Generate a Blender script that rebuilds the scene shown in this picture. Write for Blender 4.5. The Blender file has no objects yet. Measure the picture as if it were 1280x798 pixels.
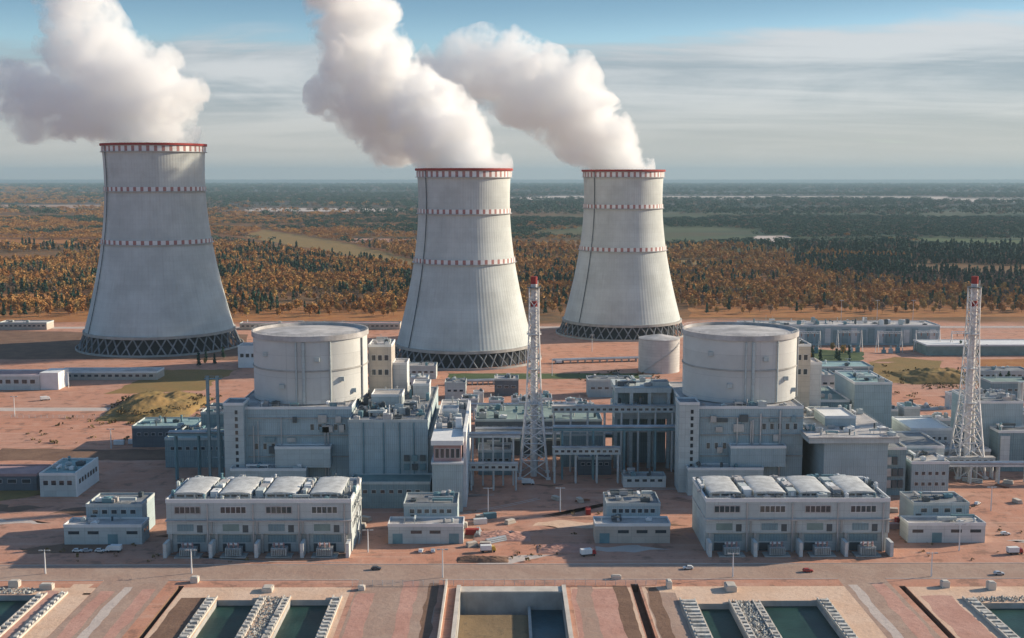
import bpy, bmesh, math, random
import numpy as np
from mathutils import Vector, noise as mn

R = math.radians
PI = math.pi
random.seed(7)
S = bpy.context.scene

# ------------------------------------------------------------------ camera, world, sun, exposure
CAM_H = 160.0
F_PX = 1470.0
PITCH = math.atan(177.0 / F_PX)
cam_d = bpy.data.cameras.new("camera")
cam = bpy.data.objects.new("camera", cam_d)
S.collection.objects.link(cam)
S.camera = cam
cam.location = (0, 0, CAM_H)
cam.rotation_euler = (PI / 2 - PITCH, 0, -math.atan(10 / F_PX))
cam_d.sensor_width = 36
cam_d.lens = 36 * F_PX / 1280
cam_d.clip_start = 1
cam_d.clip_end = 200000

SUN_EL = 20.5
SUN_AZ = 18.0          # degrees behind the +X axis, towards +Y
sd = Vector((math.cos(R(SUN_EL)) * math.cos(R(SUN_AZ)), math.cos(R(SUN_EL)) * math.sin(R(SUN_AZ)), math.sin(R(SUN_EL))))
sun_d = bpy.data.lights.new("sun", 'SUN')
sun_d.energy = 5.0
sun_d.angle = R(0.6)
sun_d.color = (1.0, 0.86, 0.66)
sun = bpy.data.objects.new("sun", sun_d)
S.collection.objects.link(sun)
sun.rotation_euler = sd.to_track_quat('Z', 'Y').to_euler()
sun.location = (300, 0, 600)

W = bpy.data.worlds.new("World")
S.world = W
W.use_nodes = True
wt = W.node_tree
wt.nodes.clear()


class NT:
    """small helper for wiring nodes"""
    def __init__(s, tree):
        s.t = tree
    def n(s, typ, ins=None, **props):
        nd = s.t.nodes.new(typ)
        for k, v in props.items():
            setattr(nd, k, v)
        for k, v in (ins or {}).items():
            s.set(nd, k, v)
        return nd
    def set(s, nd, k, v):
        sock = nd.inputs[k]
        if isinstance(v, bpy.types.NodeSocket):
            s.t.links.new(v, sock)
        elif isinstance(v, bpy.types.Node):
            s.t.links.new(v.outputs[0], sock)
        else:
            if isinstance(v, (tuple, list)) and len(v) == 3 and sock.type == 'RGBA':
                v = (*v, 1)
            sock.default_value = v
    def math(s, op, a, b=0.0, c=None, clamp=False):
        nd = s.n('ShaderNodeMath', {0: a, 1: b}, operation=op, use_clamp=clamp)
        if c is not None:
            s.set(nd, 2, c)
        return nd.outputs[0]
    def mix(s, f, a, b, blend='MIX'):
        nd = s.n('ShaderNodeMix', data_type='RGBA', blend_type=blend, clamp_factor=True)
        s.set(nd, 0, f); s.set(nd, 6, a); s.set(nd, 7, b)
        return nd.outputs[2]
    def ramp(s, f, stops):
        nd = s.n('ShaderNodeValToRGB', {0: f})
        cr = nd.color_ramp
        while len(cr.elements) < len(stops):
            cr.elements.new(0.5)
        for e, (p, c) in zip(cr.elements, stops):
            e.position = p
            e.color = (*c, 1) if isinstance(c, tuple) else (c, c, c, 1)
        return nd.outputs[0]
    def maprange(s, v, a, b, c=0.0, d=1.0, smooth=True):
        nd = s.n('ShaderNodeMapRange', {0: v, 1: a, 2: b, 3: c, 4: d}, interpolation_type='SMOOTHSTEP' if smooth else 'LINEAR')
        return nd.outputs[0]
    def noise(s, vec, scale, detail=4.0, rough=0.55, dist=0.0):
        nd = s.n('ShaderNodeTexNoise', {'Vector': vec, 'Scale': scale, 'Detail': detail, 'Roughness': rough, 'Distortion': dist})
        return nd.outputs[0]
    def scalev(s, vec, sc, off=(0, 0, 0)):
        return s.n('ShaderNodeMapping', {'Vector': vec, 'Scale': sc, 'Location': off}).outputs[0]


w = NT(wt)
sky = w.n('ShaderNodeTexSky', sky_type='NISHITA', sun_disc=False, sun_elevation=R(SUN_EL), sun_rotation=R(90 - SUN_AZ),
          altitude=100, air_density=1.0, dust_density=0.5, ozone_density=2.0)
tc = w.n('ShaderNodeTexCoord')
d = tc.outputs['Generated']
sep = w.n('ShaderNodeSeparateXYZ', {0: d})
zc = w.math('MAXIMUM', sep.outputs[2], 0.0)
zz = w.math('ADD', zc, 0.10)
cx_ = w.math('DIVIDE', sep.outputs[0], zz)
cy_ = w.math('DIVIDE', sep.outputs[1], zz)
cv = w.n('ShaderNodeCombineXYZ', {0: cx_, 1: cy_, 2: 0.0}).outputs[0]
n1 = w.noise(w.scalev(cv, (0.30, 0.42, 1), (3.1, 0.4, 0)), 1.3, 7, 0.6, 1.0)
n2 = w.noise(w.scalev(cv, (0.35, 1.5, 1), (0.2, 1.7, 0)), 1.3, 6, 0.6, 0.5)
cl = w.math('ADD', w.math('MULTIPLY', n1, 0.7), w.math('MULTIPLY', n2, 0.4))
elev_bias = w.maprange(sep.outputs[2], 0.085, 0.14, 0.26, -0.16, smooth=False)
cover = w.maprange(w.math('ADD', cl, elev_bias), 0.52, 0.70)
cover = w.math('MULTIPLY', cover, w.maprange(sep.outputs[2], 0.16, 0.34, 1.0, 0.12))
cloudc = w.mix(w.maprange(w.math('ADD', w.math('MULTIPLY', n1, .6), w.math('MULTIPLY', n2, .4)), 0.40, 0.60), (2.5, 2.85, 3.2), (4.7, 4.75, 4.85))
cloudc = w.mix(w.maprange(sep.outputs[2], 0.0, 0.08, 0.9, 0.0), cloudc, (4.5, 4.1, 3.75))
thinveil = w.math('MULTIPLY', w.maprange(sep.outputs[2], 0.10, 0.15), w.maprange(sep.outputs[2], 0.34, 0.18))
low = w.mix(w.math('MULTIPLY', thinveil, 0.62), sky.outputs[0], (1.15, 2.05, 2.9))
skyc = w.mix(w.math('MULTIPLY', cover, 0.88), w.mix(1.0, low, (0.86, 0.98, 1.03), 'MULTIPLY'), cloudc)
SKY_STRENGTH = 0.11
bg = w.n('ShaderNodeBackground', {0: skyc, 1: SKY_STRENGTH})
wo = w.n('ShaderNodeOutputWorld', {0: bg.outputs[0]})

S.view_settings.view_transform = 'Standard'
S.view_settings.look = 'None'
S.view_settings.exposure = 0.42
S.view_settings.gamma = 1.0
S.view_settings.use_curve_mapping = False
S.render.engine = 'CYCLES'
S.cycles.use_denoising = True
S.cycles.use_adaptive_sampling = True
S.cycles.adaptive_threshold = 0.02
S.cycles.max_bounces = 12
S.cycles.diffuse_bounces = 1
S.cycles.glossy_bounces = 2
S.cycles.transmission_bounces = 2
S.cycles.transparent_max_bounces = 8
S.cycles.volume_bounces = 10
S.cycles.volume_step_rate = 1.0
S.cycles.volume_max_steps = 160


# ------------------------------------------------------------------ pixel of the 1280x798 photo -> ground plane
def depth_of(py, z=0.0):
    """world Y of what is seen at picture row py if it lies at height z"""
    dep = PITCH + math.atan((py - 399) / F_PX)
    return (CAM_H - z) / math.tan(dep)
def px_m(Y, z=0.0):
    return F_PX / (Y * math.cos(PITCH) + (CAM_H - z) * math.sin(PITCH))
def wx(px, Y, z=0.0):
    return (px - 630) / px_m(Y, z)
def gp(px, py, z=0.0):
    Y = depth_of(py, z)
    return (wx(px, Y, z), Y)


# ------------------------------------------------------------------ mesh helpers
def link(o):
    S.collection.objects.link(o)
    return o
def tag(o, label=None, cat=None, group=None, kind=None):
    if label: o["label"] = label
    if cat: o["category"] = cat
    if group: o["group"] = group
    if kind: o["kind"] = kind
    return o
def thing(name, loc, label, cat, group=None, rz=0.0):
    o = bpy.data.objects.new(name, None)
    o.empty_display_size = 1
    o.location = loc if len(loc) == 3 else (*loc, 0)
    o.rotation_euler.z = rz
    link(o)
    return tag(o, label, cat, group)
def origin(o):
    v = Vector((0, 0, 0))
    while o is not None:
        v += Vector(o.location)
        o = o.parent
    return v


class MB:
    def __init__(s):
        s.v = []; s.f = []; s.m = []; s.cm = 0
    def add(s, vs, fs):
        b = len(s.v)
        s.v += [tuple(p) for p in vs]
        s.f += [tuple(b + i for i in f) for f in fs]
        s.m += [s.cm] * len(fs)
        return s
    def box(s, x0, x1, y0, y1, z0, z1):
        vs = [(x, y, z) for z in (z0, z1) for y in (y0, y1) for x in (x0, x1)]
        return s.add(vs, [(0, 2, 3, 1), (4, 5, 7, 6), (0, 1, 5, 4), (2, 6, 7, 3), (0, 4, 6, 2), (1, 3, 7, 5)])
    def tube(s, p, q, r, r2=None, n=8, cap=True):
        p = Vector(p); q = Vector(q); r2 = r if r2 is None else r2
        d = (q - p).normalized()
        a = d.orthogonal().normalized(); b = d.cross(a)
        vs = []
        for c, rr in ((p, r), (q, r2)):
            for i in range(n):
                t = 2 * PI * i / n + PI / n
                vs.append(c + a * (rr * math.cos(t)) + b * (rr * math.sin(t)))
        fs = [(i, (i + 1) % n, n + (i + 1) % n, n + i) for i in range(n)]
        if cap:
            fs += [tuple(range(n))[::-1], tuple(range(n, 2 * n))]
        return s.add(vs, fs)
    def beam(s, p, q, w_):
        return s.tube(p, q, w_ * 0.7071, n=4)
    def lathe(s, cx, cy, prof, n=48, close_top=False, close_bot=False):
        vs = []
        for (r, z) in prof:
            for i in range(n):
                t = 2 * PI * i / n
                vs.append((cx + r * math.cos(t), cy + r * math.sin(t), z))
        fs = []
        for k in range(len(prof) - 1):
            for i in range(n):
                j = (i + 1) % n
                fs.append((k * n + i, k * n + j, (k + 1) * n + j, (k + 1) * n + i))
        if close_top:
            fs.append(tuple((len(prof) - 1) * n + i for i in range(n)))
        if close_bot:
            fs.append(tuple(range(n))[::-1])
        return s.add(vs, fs)
    def prism(s, poly, z0, z1):
        n = len(poly)
        vs = [(x, y, z0) for x, y in poly] + [(x, y, z1) for x, y in poly]
        return s.add(vs, [tuple(range(n))[::-1], tuple(range(n, 2 * n))] + [(i, (i + 1) % n, n + (i + 1) % n, n + i) for i in range(n)])
    def rail(s, pts, h=1.1, step=3.0, w_=0.07):
        for p, q in zip(pts[:-1], pts[1:]):
            p = Vector(p); q = Vector(q); L = (q - p).length
            up = Vector((0, 0, h))
            s.beam(p + up, q + up, w_); s.beam(p + up * .5, q + up * .5, w_ * .7)
            k = max(1, int(L / step))
            for i in range(k + 1):
                c = p.lerp(q, i / k)
                s.beam(c, c + up, w_)
        return s
    def build(s, name, mat, parent=None, smooth=False, bevel=0.0):
        o0 = origin(parent) if parent is not None else None
        if o0 is None:
            xs = [p[0] for p in s.v]; ys = [p[1] for p in s.v]; zs = [p[2] for p in s.v]
            o0 = Vector(((min(xs) + max(xs)) / 2, (min(ys) + max(ys)) / 2, min(zs)))
        me = bpy.data.meshes.new(name)
        me.from_pydata([(x - o0.x, y - o0.y, z - o0.z) for x, y, z in s.v], [], s.f)
        mats = mat if isinstance(mat, (list, tuple)) else [mat]
        for m in mats:
            me.materials.append(m)
        if len(mats) > 1:
            me.polygons.foreach_set('material_index', s.m)
        if smooth:
            me.polygons.foreach_set('use_smooth', [True] * len(me.polygons))
            if hasattr(me, 'set_sharp_from_angle'):
                me.set_sharp_from_angle(angle=R(35))
        me.update()
        o = link(bpy.data.objects.new(name, me))
        if parent is not None:
            o.parent = parent
        else:
            o.location = o0
        if bevel:
            b = o.modifiers.new('bevel', 'BEVEL'); b.width = bevel; b.segments = 1; b.limit_method = 'ANGLE'
        return o
def box(name, mat, parent, x0, x1, y0, y1, z0, z1):
    return MB().box(x0, x1, y0, y1, z0, z1).build(name, mat, parent)
def kids(o):
    return [c for c in S.collection.objects if c.parent == o]
def copy_tree(o, parent=None, children=None):
    c = o.copy(); link(c); c.parent = parent
    for ch in kids(o):
        copy_tree(ch, c)
    return c


# ------------------------------------------------------------------ materials
def mat(name):
    m = bpy.data.materials.new(name)
    m.use_nodes = True
    m.node_tree.nodes.clear()
    t = NT(m.node_tree)
    out = t.n('ShaderNodeOutputMaterial')
    return m, t, out
def finish(t, out, col, rough=0.8, metal=0.0, bump=None, bstr=0.3, bdist=0.2, spec=0.3):
    b = t.n('ShaderNodeBsdfPrincipled', {'Base Color': col, 'Roughness': rough, 'Metallic': metal, 'Specular IOR Level': spec})
    if bump is not None:
        bm_ = t.n('ShaderNodeBump', {'Height': bump, 'Strength': bstr, 'Distance': bdist})
        t.set(b, 'Normal', bm_)
    t.set(out, 0, b)
    return b
def mul(c, k):
    return tuple(min(1, x * k) for x in c)
def surface(name, col, var=0.18, scale=0.15, rough=0.8, metal=0.0, panel=None, streak=0.5, rib=None, dirt=(0.19, 0.145, 0.11)):
    """painted or concrete surface: blotches, vertical rain streaks, optional panel joints and ribs; coordinates in metres"""
    m, t, out = mat(name)
    g = t.n('ShaderNodeNewGeometry')
    P = g.outputs['Position']
    sp = t.n('ShaderNodeSeparateXYZ', {0: P})
    xy = t.math('ADD', sp.outputs[0], sp.outputs[1])
    a = t.noise(P, scale, 6, 0.6)
    c = t.mix(t.maprange(a, 0.3, 0.7), mul(col, 1 - var), mul(col, 1 + var * 0.6))
    st = t.noise(t.n('ShaderNodeCombineXYZ', {0: xy, 1: t.math('MULTIPLY', sp.outputs[2], 0.06), 2: 0.0}).outputs[0], 0.9, 5, 0.65)
    c = t.mix(t.math('MULTIPLY', t.maprange(st, 0.52, 0.78), streak), c, dirt)
    sm = t.noise(P, 2.3, 3, 0.6)
    c = t.mix(t.math('MULTIPLY', t.maprange(sm, 0.45, 0.8), streak * 0.5), c, mul(col, 0.6))
    bump = a
    if panel:
        pv = t.n('ShaderNodeCombineXYZ', {0: xy, 1: sp.outputs[2], 2: 0.0}).outputs[0]
        br = t.n('ShaderNodeTexBrick', {'Vector': pv, 'Color1': mul(col, 1.07), 'Color2': mul(col, 0.90), 'Mortar': mul(col, 0.45), 'Scale': 1.0,
                                        'Mortar Size': 0.07, 'Mortar Smooth': 0.3, 'Bias': 0.0, 'Brick Width': panel[0], 'Row Height': panel[1]}, offset=0.0)
        c = t.mix(0.55, c, t.mix(1.0, c, br.outputs[0], 'MULTIPLY') if False else br.outputs[0])
    if rib:
        rv = t.math('SINE', t.math('MULTIPLY', xy, 2 * PI / rib))
        c = t.mix(t.math('MULTIPLY', t.maprange(rv, 0.2, 1.0), 0.3), c, mul(col, 0.55))
        bump = rv
    finish(t, out, c, rough, metal, bump, 0.25, 0.15)
    return m

M = {}
M['wall_grey'] = surface('grey_wall_panels', (0.52, 0.56, 0.545), panel=(6.0, 3.0))
M['wall_blue'] = surface('blue_grey_cladding', (0.40, 0.49, 0.51), panel=(6.0, 4.0), rib=1.0)
M['wall_white'] = surface('white_painted_wall', (0.62, 0.62, 0.60), panel=(6.0, 3.0), streak=0.2)
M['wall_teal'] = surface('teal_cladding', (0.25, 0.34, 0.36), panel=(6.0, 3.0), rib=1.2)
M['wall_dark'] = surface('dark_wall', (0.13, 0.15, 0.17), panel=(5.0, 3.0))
M['wall_beige'] = surface('beige_wall', (0.50, 0.44, 0.38), panel=(6.0, 3.0))
M['concrete'] = surface('bare_concrete', (0.42, 0.40, 0.37), streak=0.35)
M['concrete_pale'] = surface('pale_concrete', (0.62, 0.55, 0.47), streak=0.15)
M['drum'] = surface('containment_concrete', (0.62, 0.61, 0.575), panel=(9.0, 11.5), streak=0.22, scale=0.06)
M['roof_grey'] = surface('grey_roof_felt', (0.24, 0.25, 0.26), var=0.35, scale=0.12, streak=0.1)
M['roof_pale'] = surface('pale_roof_sheet', (0.50, 0.47, 0.45), var=0.3, scale=0.1, streak=0.1)
M['roof_green'] = surface('green_roof_sheet', (0.24, 0.31, 0.28), var=0.2, scale=0.1, streak=0.1)
M['roof_teal'] = surface('turquoise_roof_sheet', (0.28, 0.41, 0.41), var=0.2, scale=0.1, streak=0.1)
M['roof_pink'] = surface('pink_brown_roof', (0.42, 0.27, 0.26), var=0.2, scale=0.1, streak=0.1)
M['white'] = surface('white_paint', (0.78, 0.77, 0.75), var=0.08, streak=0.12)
M['mast'] = surface('weathered_mast_paint', (0.78, 0.74, 0.71), var=0.2, streak=0.3, scale=.4)
M['rust'] = surface('rusty_steel', (0.28, 0.11, 0.06), var=0.3, streak=0.2, scale=.5)
M['rockwall'] = surface('pale_concrete_blocks', (0.58, 0.55, 0.50), var=0.45, scale=0.45, streak=0.3)
M['vault'] = surface('weathered_roof_sheet', (0.60, 0.60, 0.58), var=0.25, scale=0.3, streak=0.4, rib=1.6)
M['steel'] = surface('galvanised_steel', (0.45, 0.47, 0.48), rough=0.45, metal=0.5, streak=0.15)
M['steel_dark'] = surface('dark_steel', (0.10, 0.12, 0.13), rough=0.5, metal=0.3, streak=0.1)
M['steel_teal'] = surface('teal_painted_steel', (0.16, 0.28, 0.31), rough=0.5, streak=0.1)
M['red'] = surface('red_paint', (0.33, 0.04, 0.035), var=0.15, streak=0.1)
M['yellow'] = surface('yellow_paint', (0.62, 0.40, 0.06), var=0.15, streak=0.1)
M['pipe_metal'] = surface('insulated_pipe', (0.55, 0.56, 0.57), rough=0.4, metal=0.6, streak=0.1)
M['tank'] = surface('tank_paint', (0.60, 0.57, 0.53), panel=(8, 2.4), streak=0.3)
M['rock'] = surface('white_rock', (0.46, 0.44, 0.40), var=0.6, scale=0.9, streak=0.1)
M['rubber'] = surface('black_rubber', (0.03, 0.03, 0.03), streak=0)
M['bark'] = surface('bark', (0.16, 0.13, 0.11), streak=0.1, scale=1.0)
M['opening'] = surface('dark_interior', (0.035, 0.04, 0.045), streak=0)

def glass_mat():
    m, t, out = mat('window_glass')
    finish(t, out, (0.035, 0.05, 0.06), 0.12, 0.0, spec=0.8)
    return m
M['glass'] = glass_mat()
def car_paint(name, col):
    m, t, out = mat(name)
    b = finish(t, out, col, 0.3, 0.0, spec=0.5)
    b.inputs['Coat Weight'].default_value = 0.4
    return m
M['car_white'] = car_paint('white_car_paint', (0.75, 0.75, 0.74))
M['car_red'] = car_paint('red_car_paint', (0.40, 0.03, 0.03))
M['car_dark'] = car_paint('dark_car_paint', (0.05, 0.06, 0.08))
M['car_silver'] = car_paint('silver_car_paint', (0.45, 0.46, 0.48))
M['car_yellow'] = car_paint('yellow_truck_paint', (0.65, 0.40, 0.05))

def shell_mat(name, stain=0.22):
    """cooling tower shell: thin vertical ribs, casting lifts, rain streaks (object coordinates, axis at the origin)"""
    m, t, out = mat(name)
    P = t.n('ShaderNodeTexCoord').outputs['Object']
    sp = t.n('ShaderNodeSeparateXYZ', {0: P})
    ang = t.math('ARCTAN2', sp.outputs[1], sp.outputs[0])
    base = (0.575, 0.60, 0.575)
    a = t.noise(P, 0.035, 6, 0.6)
    c = t.mix(t.maprange(a, 0.35, 0.65), mul(base, 0.86), mul(base, 1.06))
    sv = t.n('ShaderNodeCombineXYZ', {0: t.math('MULTIPLY', ang, 14.0), 1: t.math('MULTIPLY', sp.outputs[2], 0.018), 2: 0.0}).outputs[0]
    st = t.noise(sv, 1.5, 6, 0.68)
    c = t.mix(t.math('MULTIPLY', t.maprange(st, 0.48, 0.78), stain), c, (0.24, 0.22, 0.19))
    lift = t.math('FRACT', t.math('DIVIDE', sp.outputs[2], 4.2))
    lm = t.math('LESS_THAN', lift, 0.05)
    c = t.mix(t.math('MULTIPLY', lm, 0.16), c, (0.20, 0.19, 0.17))
    band = t.noise(t.n('ShaderNodeCombineXYZ', {0: 0.0, 1: 0.0, 2: t.math('FLOOR', t.math('DIVIDE', sp.outputs[2], 4.2))}).outputs[0], 1.7, 1)
    c = t.mix(t.math('MULTIPLY', t.maprange(band, 0.35, 0.65), 0.10), c, (0.30, 0.29, 0.27))
    rib = t.math('SINE', t.math('MULTIPLY', ang, 108.0))
    c = t.mix(t.math('MULTIPLY', t.maprange(rib, 0.6, 1.0), 0.07), c, (0.26, 0.25, 0.24))
    finish(t, out, c, 0.9, 0.0, rib, 0.12, 0.3)
    return m
M['shell'] = shell_mat('tower_shell_concrete')

def checker_band(name, n, c1=(0.42, 0.17, 0.15), c2=(0.85, 0.83, 0.81)):
    m, t, out = mat(name)
    P = t.n('ShaderNodeTexCoord').outputs['Object']
    sp = t.n('ShaderNodeSeparateXYZ', {0: P})
    ang = t.math('ARCTAN2', sp.outputs[1], sp.outputs[0])
    k = t.math('GREATER_THAN', t.math('FRACT', t.math('MULTIPLY', ang, n / (2 * PI))), 0.42)
    c = t.mix(k, c1, c2)
    c = t.mix(t.math('MULTIPLY', t.noise(P, 0.3, 4), 0.35), c, (0.3, 0.27, 0.25))
    finish(t, out, c, 0.6)
    return m
M['checker'] = checker_band('red_and_white_marking_panels', 44)

def leaf_mat(name, c0, c1, attr=True):
    m, t, out = mat(name)
    oi = t.n('ShaderNodeObjectInfo')
    g = t.n('ShaderNodeNewGeometry')
    r = oi.outputs['Random']
    nz = t.noise(g.outputs['Position'], 0.45, 3, 0.6)
    c = t.mix(r, c0, c1)
    c = t.mix(t.math('MULTIPLY', t.maprange(nz, 0.4, 0.7), 0.5), c, mul(c0, 0.55))
    b = finish(t, out, c, 0.85, spec=0.1)
    return m
M['leaf_orange'] = leaf_mat('autumn_leaves', (0.36, 0.15, 0.05), (0.66, 0.37, 0.13))
M['leaf_yellow'] = leaf_mat('yellow_leaves', (0.56, 0.34, 0.11), (0.34, 0.23, 0.11))
M['leaf_green'] = leaf_mat('conifer_needles', (0.04, 0.085, 0.06), (0.065, 0.12, 0.08))
M['leaf_brown'] = leaf_mat('bare_twigs', (0.20, 0.15, 0.12), (0.28, 0.20, 0.15))

def water_mat(name, col, rough=0.4):
    m, t, out = mat(name)
    g = t.n('ShaderNodeNewGeometry')
    a = t.noise(g.outputs['Position'], 0.8, 4, 0.6)
    b = t.noise(g.outputs['Position'], 0.07, 4, 0.6)
    c = t.mix(t.maprange(b, 0.35, 0.65), col, mul(col, 1.7))
    finish(t, out, c, rough, 0.0, a, 0.6, 0.15, spec=0.25)
    return m
M['water_green'] = water_mat('green_pond_water', (0.012, 0.036, 0.028))
M['water_teal'] = water_mat('teal_basin_water', (0.012, 0.06, 0.075))

def dirt_mat(name, c1, c2, c3, sc=0.03, tracks=True):
    m, t, out = mat(name)
    P = t.n('ShaderNodeNewGeometry').outputs['Position']
    a = t.noise(P, sc, 8, 0.62, 0.4)
    b = t.noise(P, sc * 7, 6, 0.65)
    c = t.mix(t.maprange(a, 0.35, 0.65), c1, c2)
    c = t.mix(t.math('MULTIPLY', t.maprange(b, 0.5, 0.72), 0.7), c, c3)
    f = t.noise(P, 1.7, 4, 0.6)
    c = t.mix(t.math('MULTIPLY', t.maprange(f, 0.4, 0.7), 0.3), c, mul(c1, 0.65))
    if tracks:
        tr = t.noise(t.scalev(P, (0.012, 0.35, 1)), 1.0, 4, 0.6, 0.5)
        c = t.mix(t.math('MULTIPLY', t.maprange(tr, 0.52, 0.68), 0.35), c, mul(c3, 1.15))
    finish(t, out, c, 0.95, 0.0, b, 0.5, 0.6, spec=0.1)
    return m
M['road'] = dirt_mat('dusty_road', (0.40, 0.265, 0.205), (0.46, 0.33, 0.26), (0.33, 0.24, 0.195), 0.05)
M['pad'] = dirt_mat('sandy_pad', (0.70, 0.47, 0.33), (0.76, 0.55, 0.41), (0.58, 0.38, 0.27), 0.06, False)
M['dirt_red'] = dirt_mat('red_dirt', (0.50, 0.27, 0.21), (0.58, 0.34, 0.27), (0.42, 0.22, 0.17), 0.05, False)
M['dirt_brown'] = dirt_mat('brown_dirt', (0.20, 0.12, 0.085), (0.26, 0.16, 0.11), (0.14, 0.09, 0.07), 0.08, False)
M['grass_dry'] = dirt_mat('dry_grass', (0.30, 0.19, 0.08), (0.25, 0.18, 0.075), (0.16, 0.12, 0.06), 0.05, False)
M['grass_orange'] = dirt_mat('rusty_grass', (0.36, 0.15, 0.06), (0.44, 0.21, 0.08), (0.26, 0.13, 0.06), 0.05, False)
M['grass_green'] = dirt_mat('green_grass', (0.085, 0.12, 0.06), (0.12, 0.15, 0.07), (0.06, 0.09, 0.05), 0.08, False)
M['sand'] = dirt_mat('wet_sand', (0.24, 0.17, 0.10), (0.30, 0.21, 0.12), (0.16, 0.13, 0.09), 0.06, False)
M['pale_strip'] = dirt_mat('pale_gravel_strip', (0.55, 0.46, 0.41), (0.60, 0.51, 0.45), (0.47, 0.38, 0.33), 0.05, False)

def ground_mat():
    m, t, out = mat('site_and_countryside_ground')
    P = t.n('ShaderNodeNewGeometry').outputs['Position']
    sp = t.n('ShaderNodeSeparateXYZ', {0: P})
    X, Y = sp.outputs[0], sp.outputs[1]
    # building site
    a = t.noise(P, 0.012, 8, 0.62, 0.5)
    b = t.noise(P, 0.11, 6, 0.65)
    f = t.noise(P, 0.9, 5, 0.65)
    site = t.mix(t.maprange(a, 0.38, 0.62), (0.55, 0.26, 0.17), (0.53, 0.285, 0.205))
    site = t.mix(t.math('MULTIPLY', t.maprange(b, 0.5, 0.7), 0.6), site, (0.60, 0.36, 0.265))
    site = t.mix(t.math('MULTIPLY', t.maprange(b, 0.47, 0.36), 0.75), site, (0.27, 0.155, 0.11))
    site = t.mix(t.math('MULTIPLY', t.maprange(f, 0.42, 0.68), 0.3), site, (0.33, 0.20, 0.155))
    tr = t.noise(t.scalev(P, (0.010, 0.22, 1)), 1.0, 5, 0.62, 0.6)
    site = t.mix(t.math('MULTIPLY', t.maprange(tr, 0.53, 0.66), 0.45), site, (0.60, 0.39, 0.30))
    # countryside
    g1 = t.noise(t.scalev(P, (0.0011, 0.0022, 1)), 1.0, 7, 0.6, 0.6)
    g2 = t.noise(P, 0.02, 6, 0.65)
    west = t.mix(t.maprange(g1, 0.40, 0.60), (0.22, 0.10, 0.045), (0.15, 0.10, 0.055))
    west = t.mix(t.maprange(g2, 0.45, 0.65), west, (0.27, 0.135, 0.06))
    east = t.mix(t.maprange(g1, 0.40, 0.62), (0.05, 0.085, 0.06), (0.10, 0.115, 0.065))
    side = t.maprange(t.math('ADD', X, t.math('MULTIPLY', t.math('SUBTRACT', g1, 0.5), 2500.0)), -200.0, 700.0)
    near = t.maprange(t.math('ADD', Y, t.math('MULTIPLY', t.math('SUBTRACT', g2, 0.5), 700.0)), 1900.0, 2700.0)
    land = t.mix(t.math('MULTIPLY', side, near), west, east)
    far = t.mix(t.maprange(g1, 0.42, 0.60), (0.055, 0.075, 0.065), (0.11, 0.085, 0.085))
    fields = t.noise(t.scalev(P, (0.00016, 0.0011, 1), (0, 3.3, 0)), 1.0, 5, 0.6, 0.4)
    far = t.mix(t.maprange(fields, 0.60, 0.66), far, (0.34, 0.27, 0.24))
    land = t.mix(t.maprange(Y, 4200.0, 7500.0), land, far)
    edge = t.math('ADD', Y, t.math('MULTIPLY', t.math('SUBTRACT', t.noise(P, 0.006, 4), 0.5), 160.0))
    c = t.mix(t.maprange(edge, 1270.0, 1330.0), site, land)
    finish(t, out, c, 0.95, 0.0, t.math('ADD', b, t.math('MULTIPLY', f, 0.4)), 0.5, 0.7, spec=0.1)
    return m
M['ground'] = ground_mat()

# ------------------------------------------------------------------ ground with the cooling channels cut into it
# pits: (x0, x1, y0, y1, depth)
PITS = {'left': (-262, -180, 290, 439, 4.0), 'a': (-109.5, -94, 300, 433, 4.5), 'b': (-81.5, -66, 300, 433, 4.5),
        'basin': (-17, 22.5, 290, 440, 9.0), 'c': (73, 85, 300, 428, 4.5), 'd': (97, 119, 300, 431, 4.5), 'right': (180, 262, 290, 428, 4.0),
        'trench_west': (-128.5, -126.2, 290, 449, 3), 'trench_mid': (50.0, 53.0, 290, 450, 3), 'trench_east': (155.5, 158.0, 290, 447, 3)}
def ground():
    G = 90000
    xs = sorted({-G, -6000, -1500, -400, 400, 1500, 6000, G} | {v for p in PITS.values() for v in p[:2]})
    ys = sorted({-3000, 0, 200, 700, 1300, 3000, 8000, G} | {v for p in PITS.values() for v in p[2:4]})
    idx = {}; vs = []; fs = []
    def vi(x, y, z=0.0):
        k = (x, y, z)
        if k not in idx:
            idx[k] = len(vs); vs.append((x, y, z))
        return idx[k]
    for i in range(len(xs) - 1):
        for j in range(len(ys) - 1):
            mx, my = (xs[i] + xs[i + 1]) / 2, (ys[j] + ys[j + 1]) / 2
            if any(p[0] < mx < p[1] and p[2] < my < p[3] for p in PITS.values()):
                continue
            fs.append((vi(xs[i], ys[j]), vi(xs[i + 1], ys[j]), vi(xs[i + 1], ys[j + 1]), vi(xs[i], ys[j + 1])))
    me = bpy.data.meshes.new('ground')
    me.from_pydata(vs, [], fs)
    me.materials.append(M['ground'])
    tag(link(bpy.data.objects.new('ground', me)), kind='structure')
ground()

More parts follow.
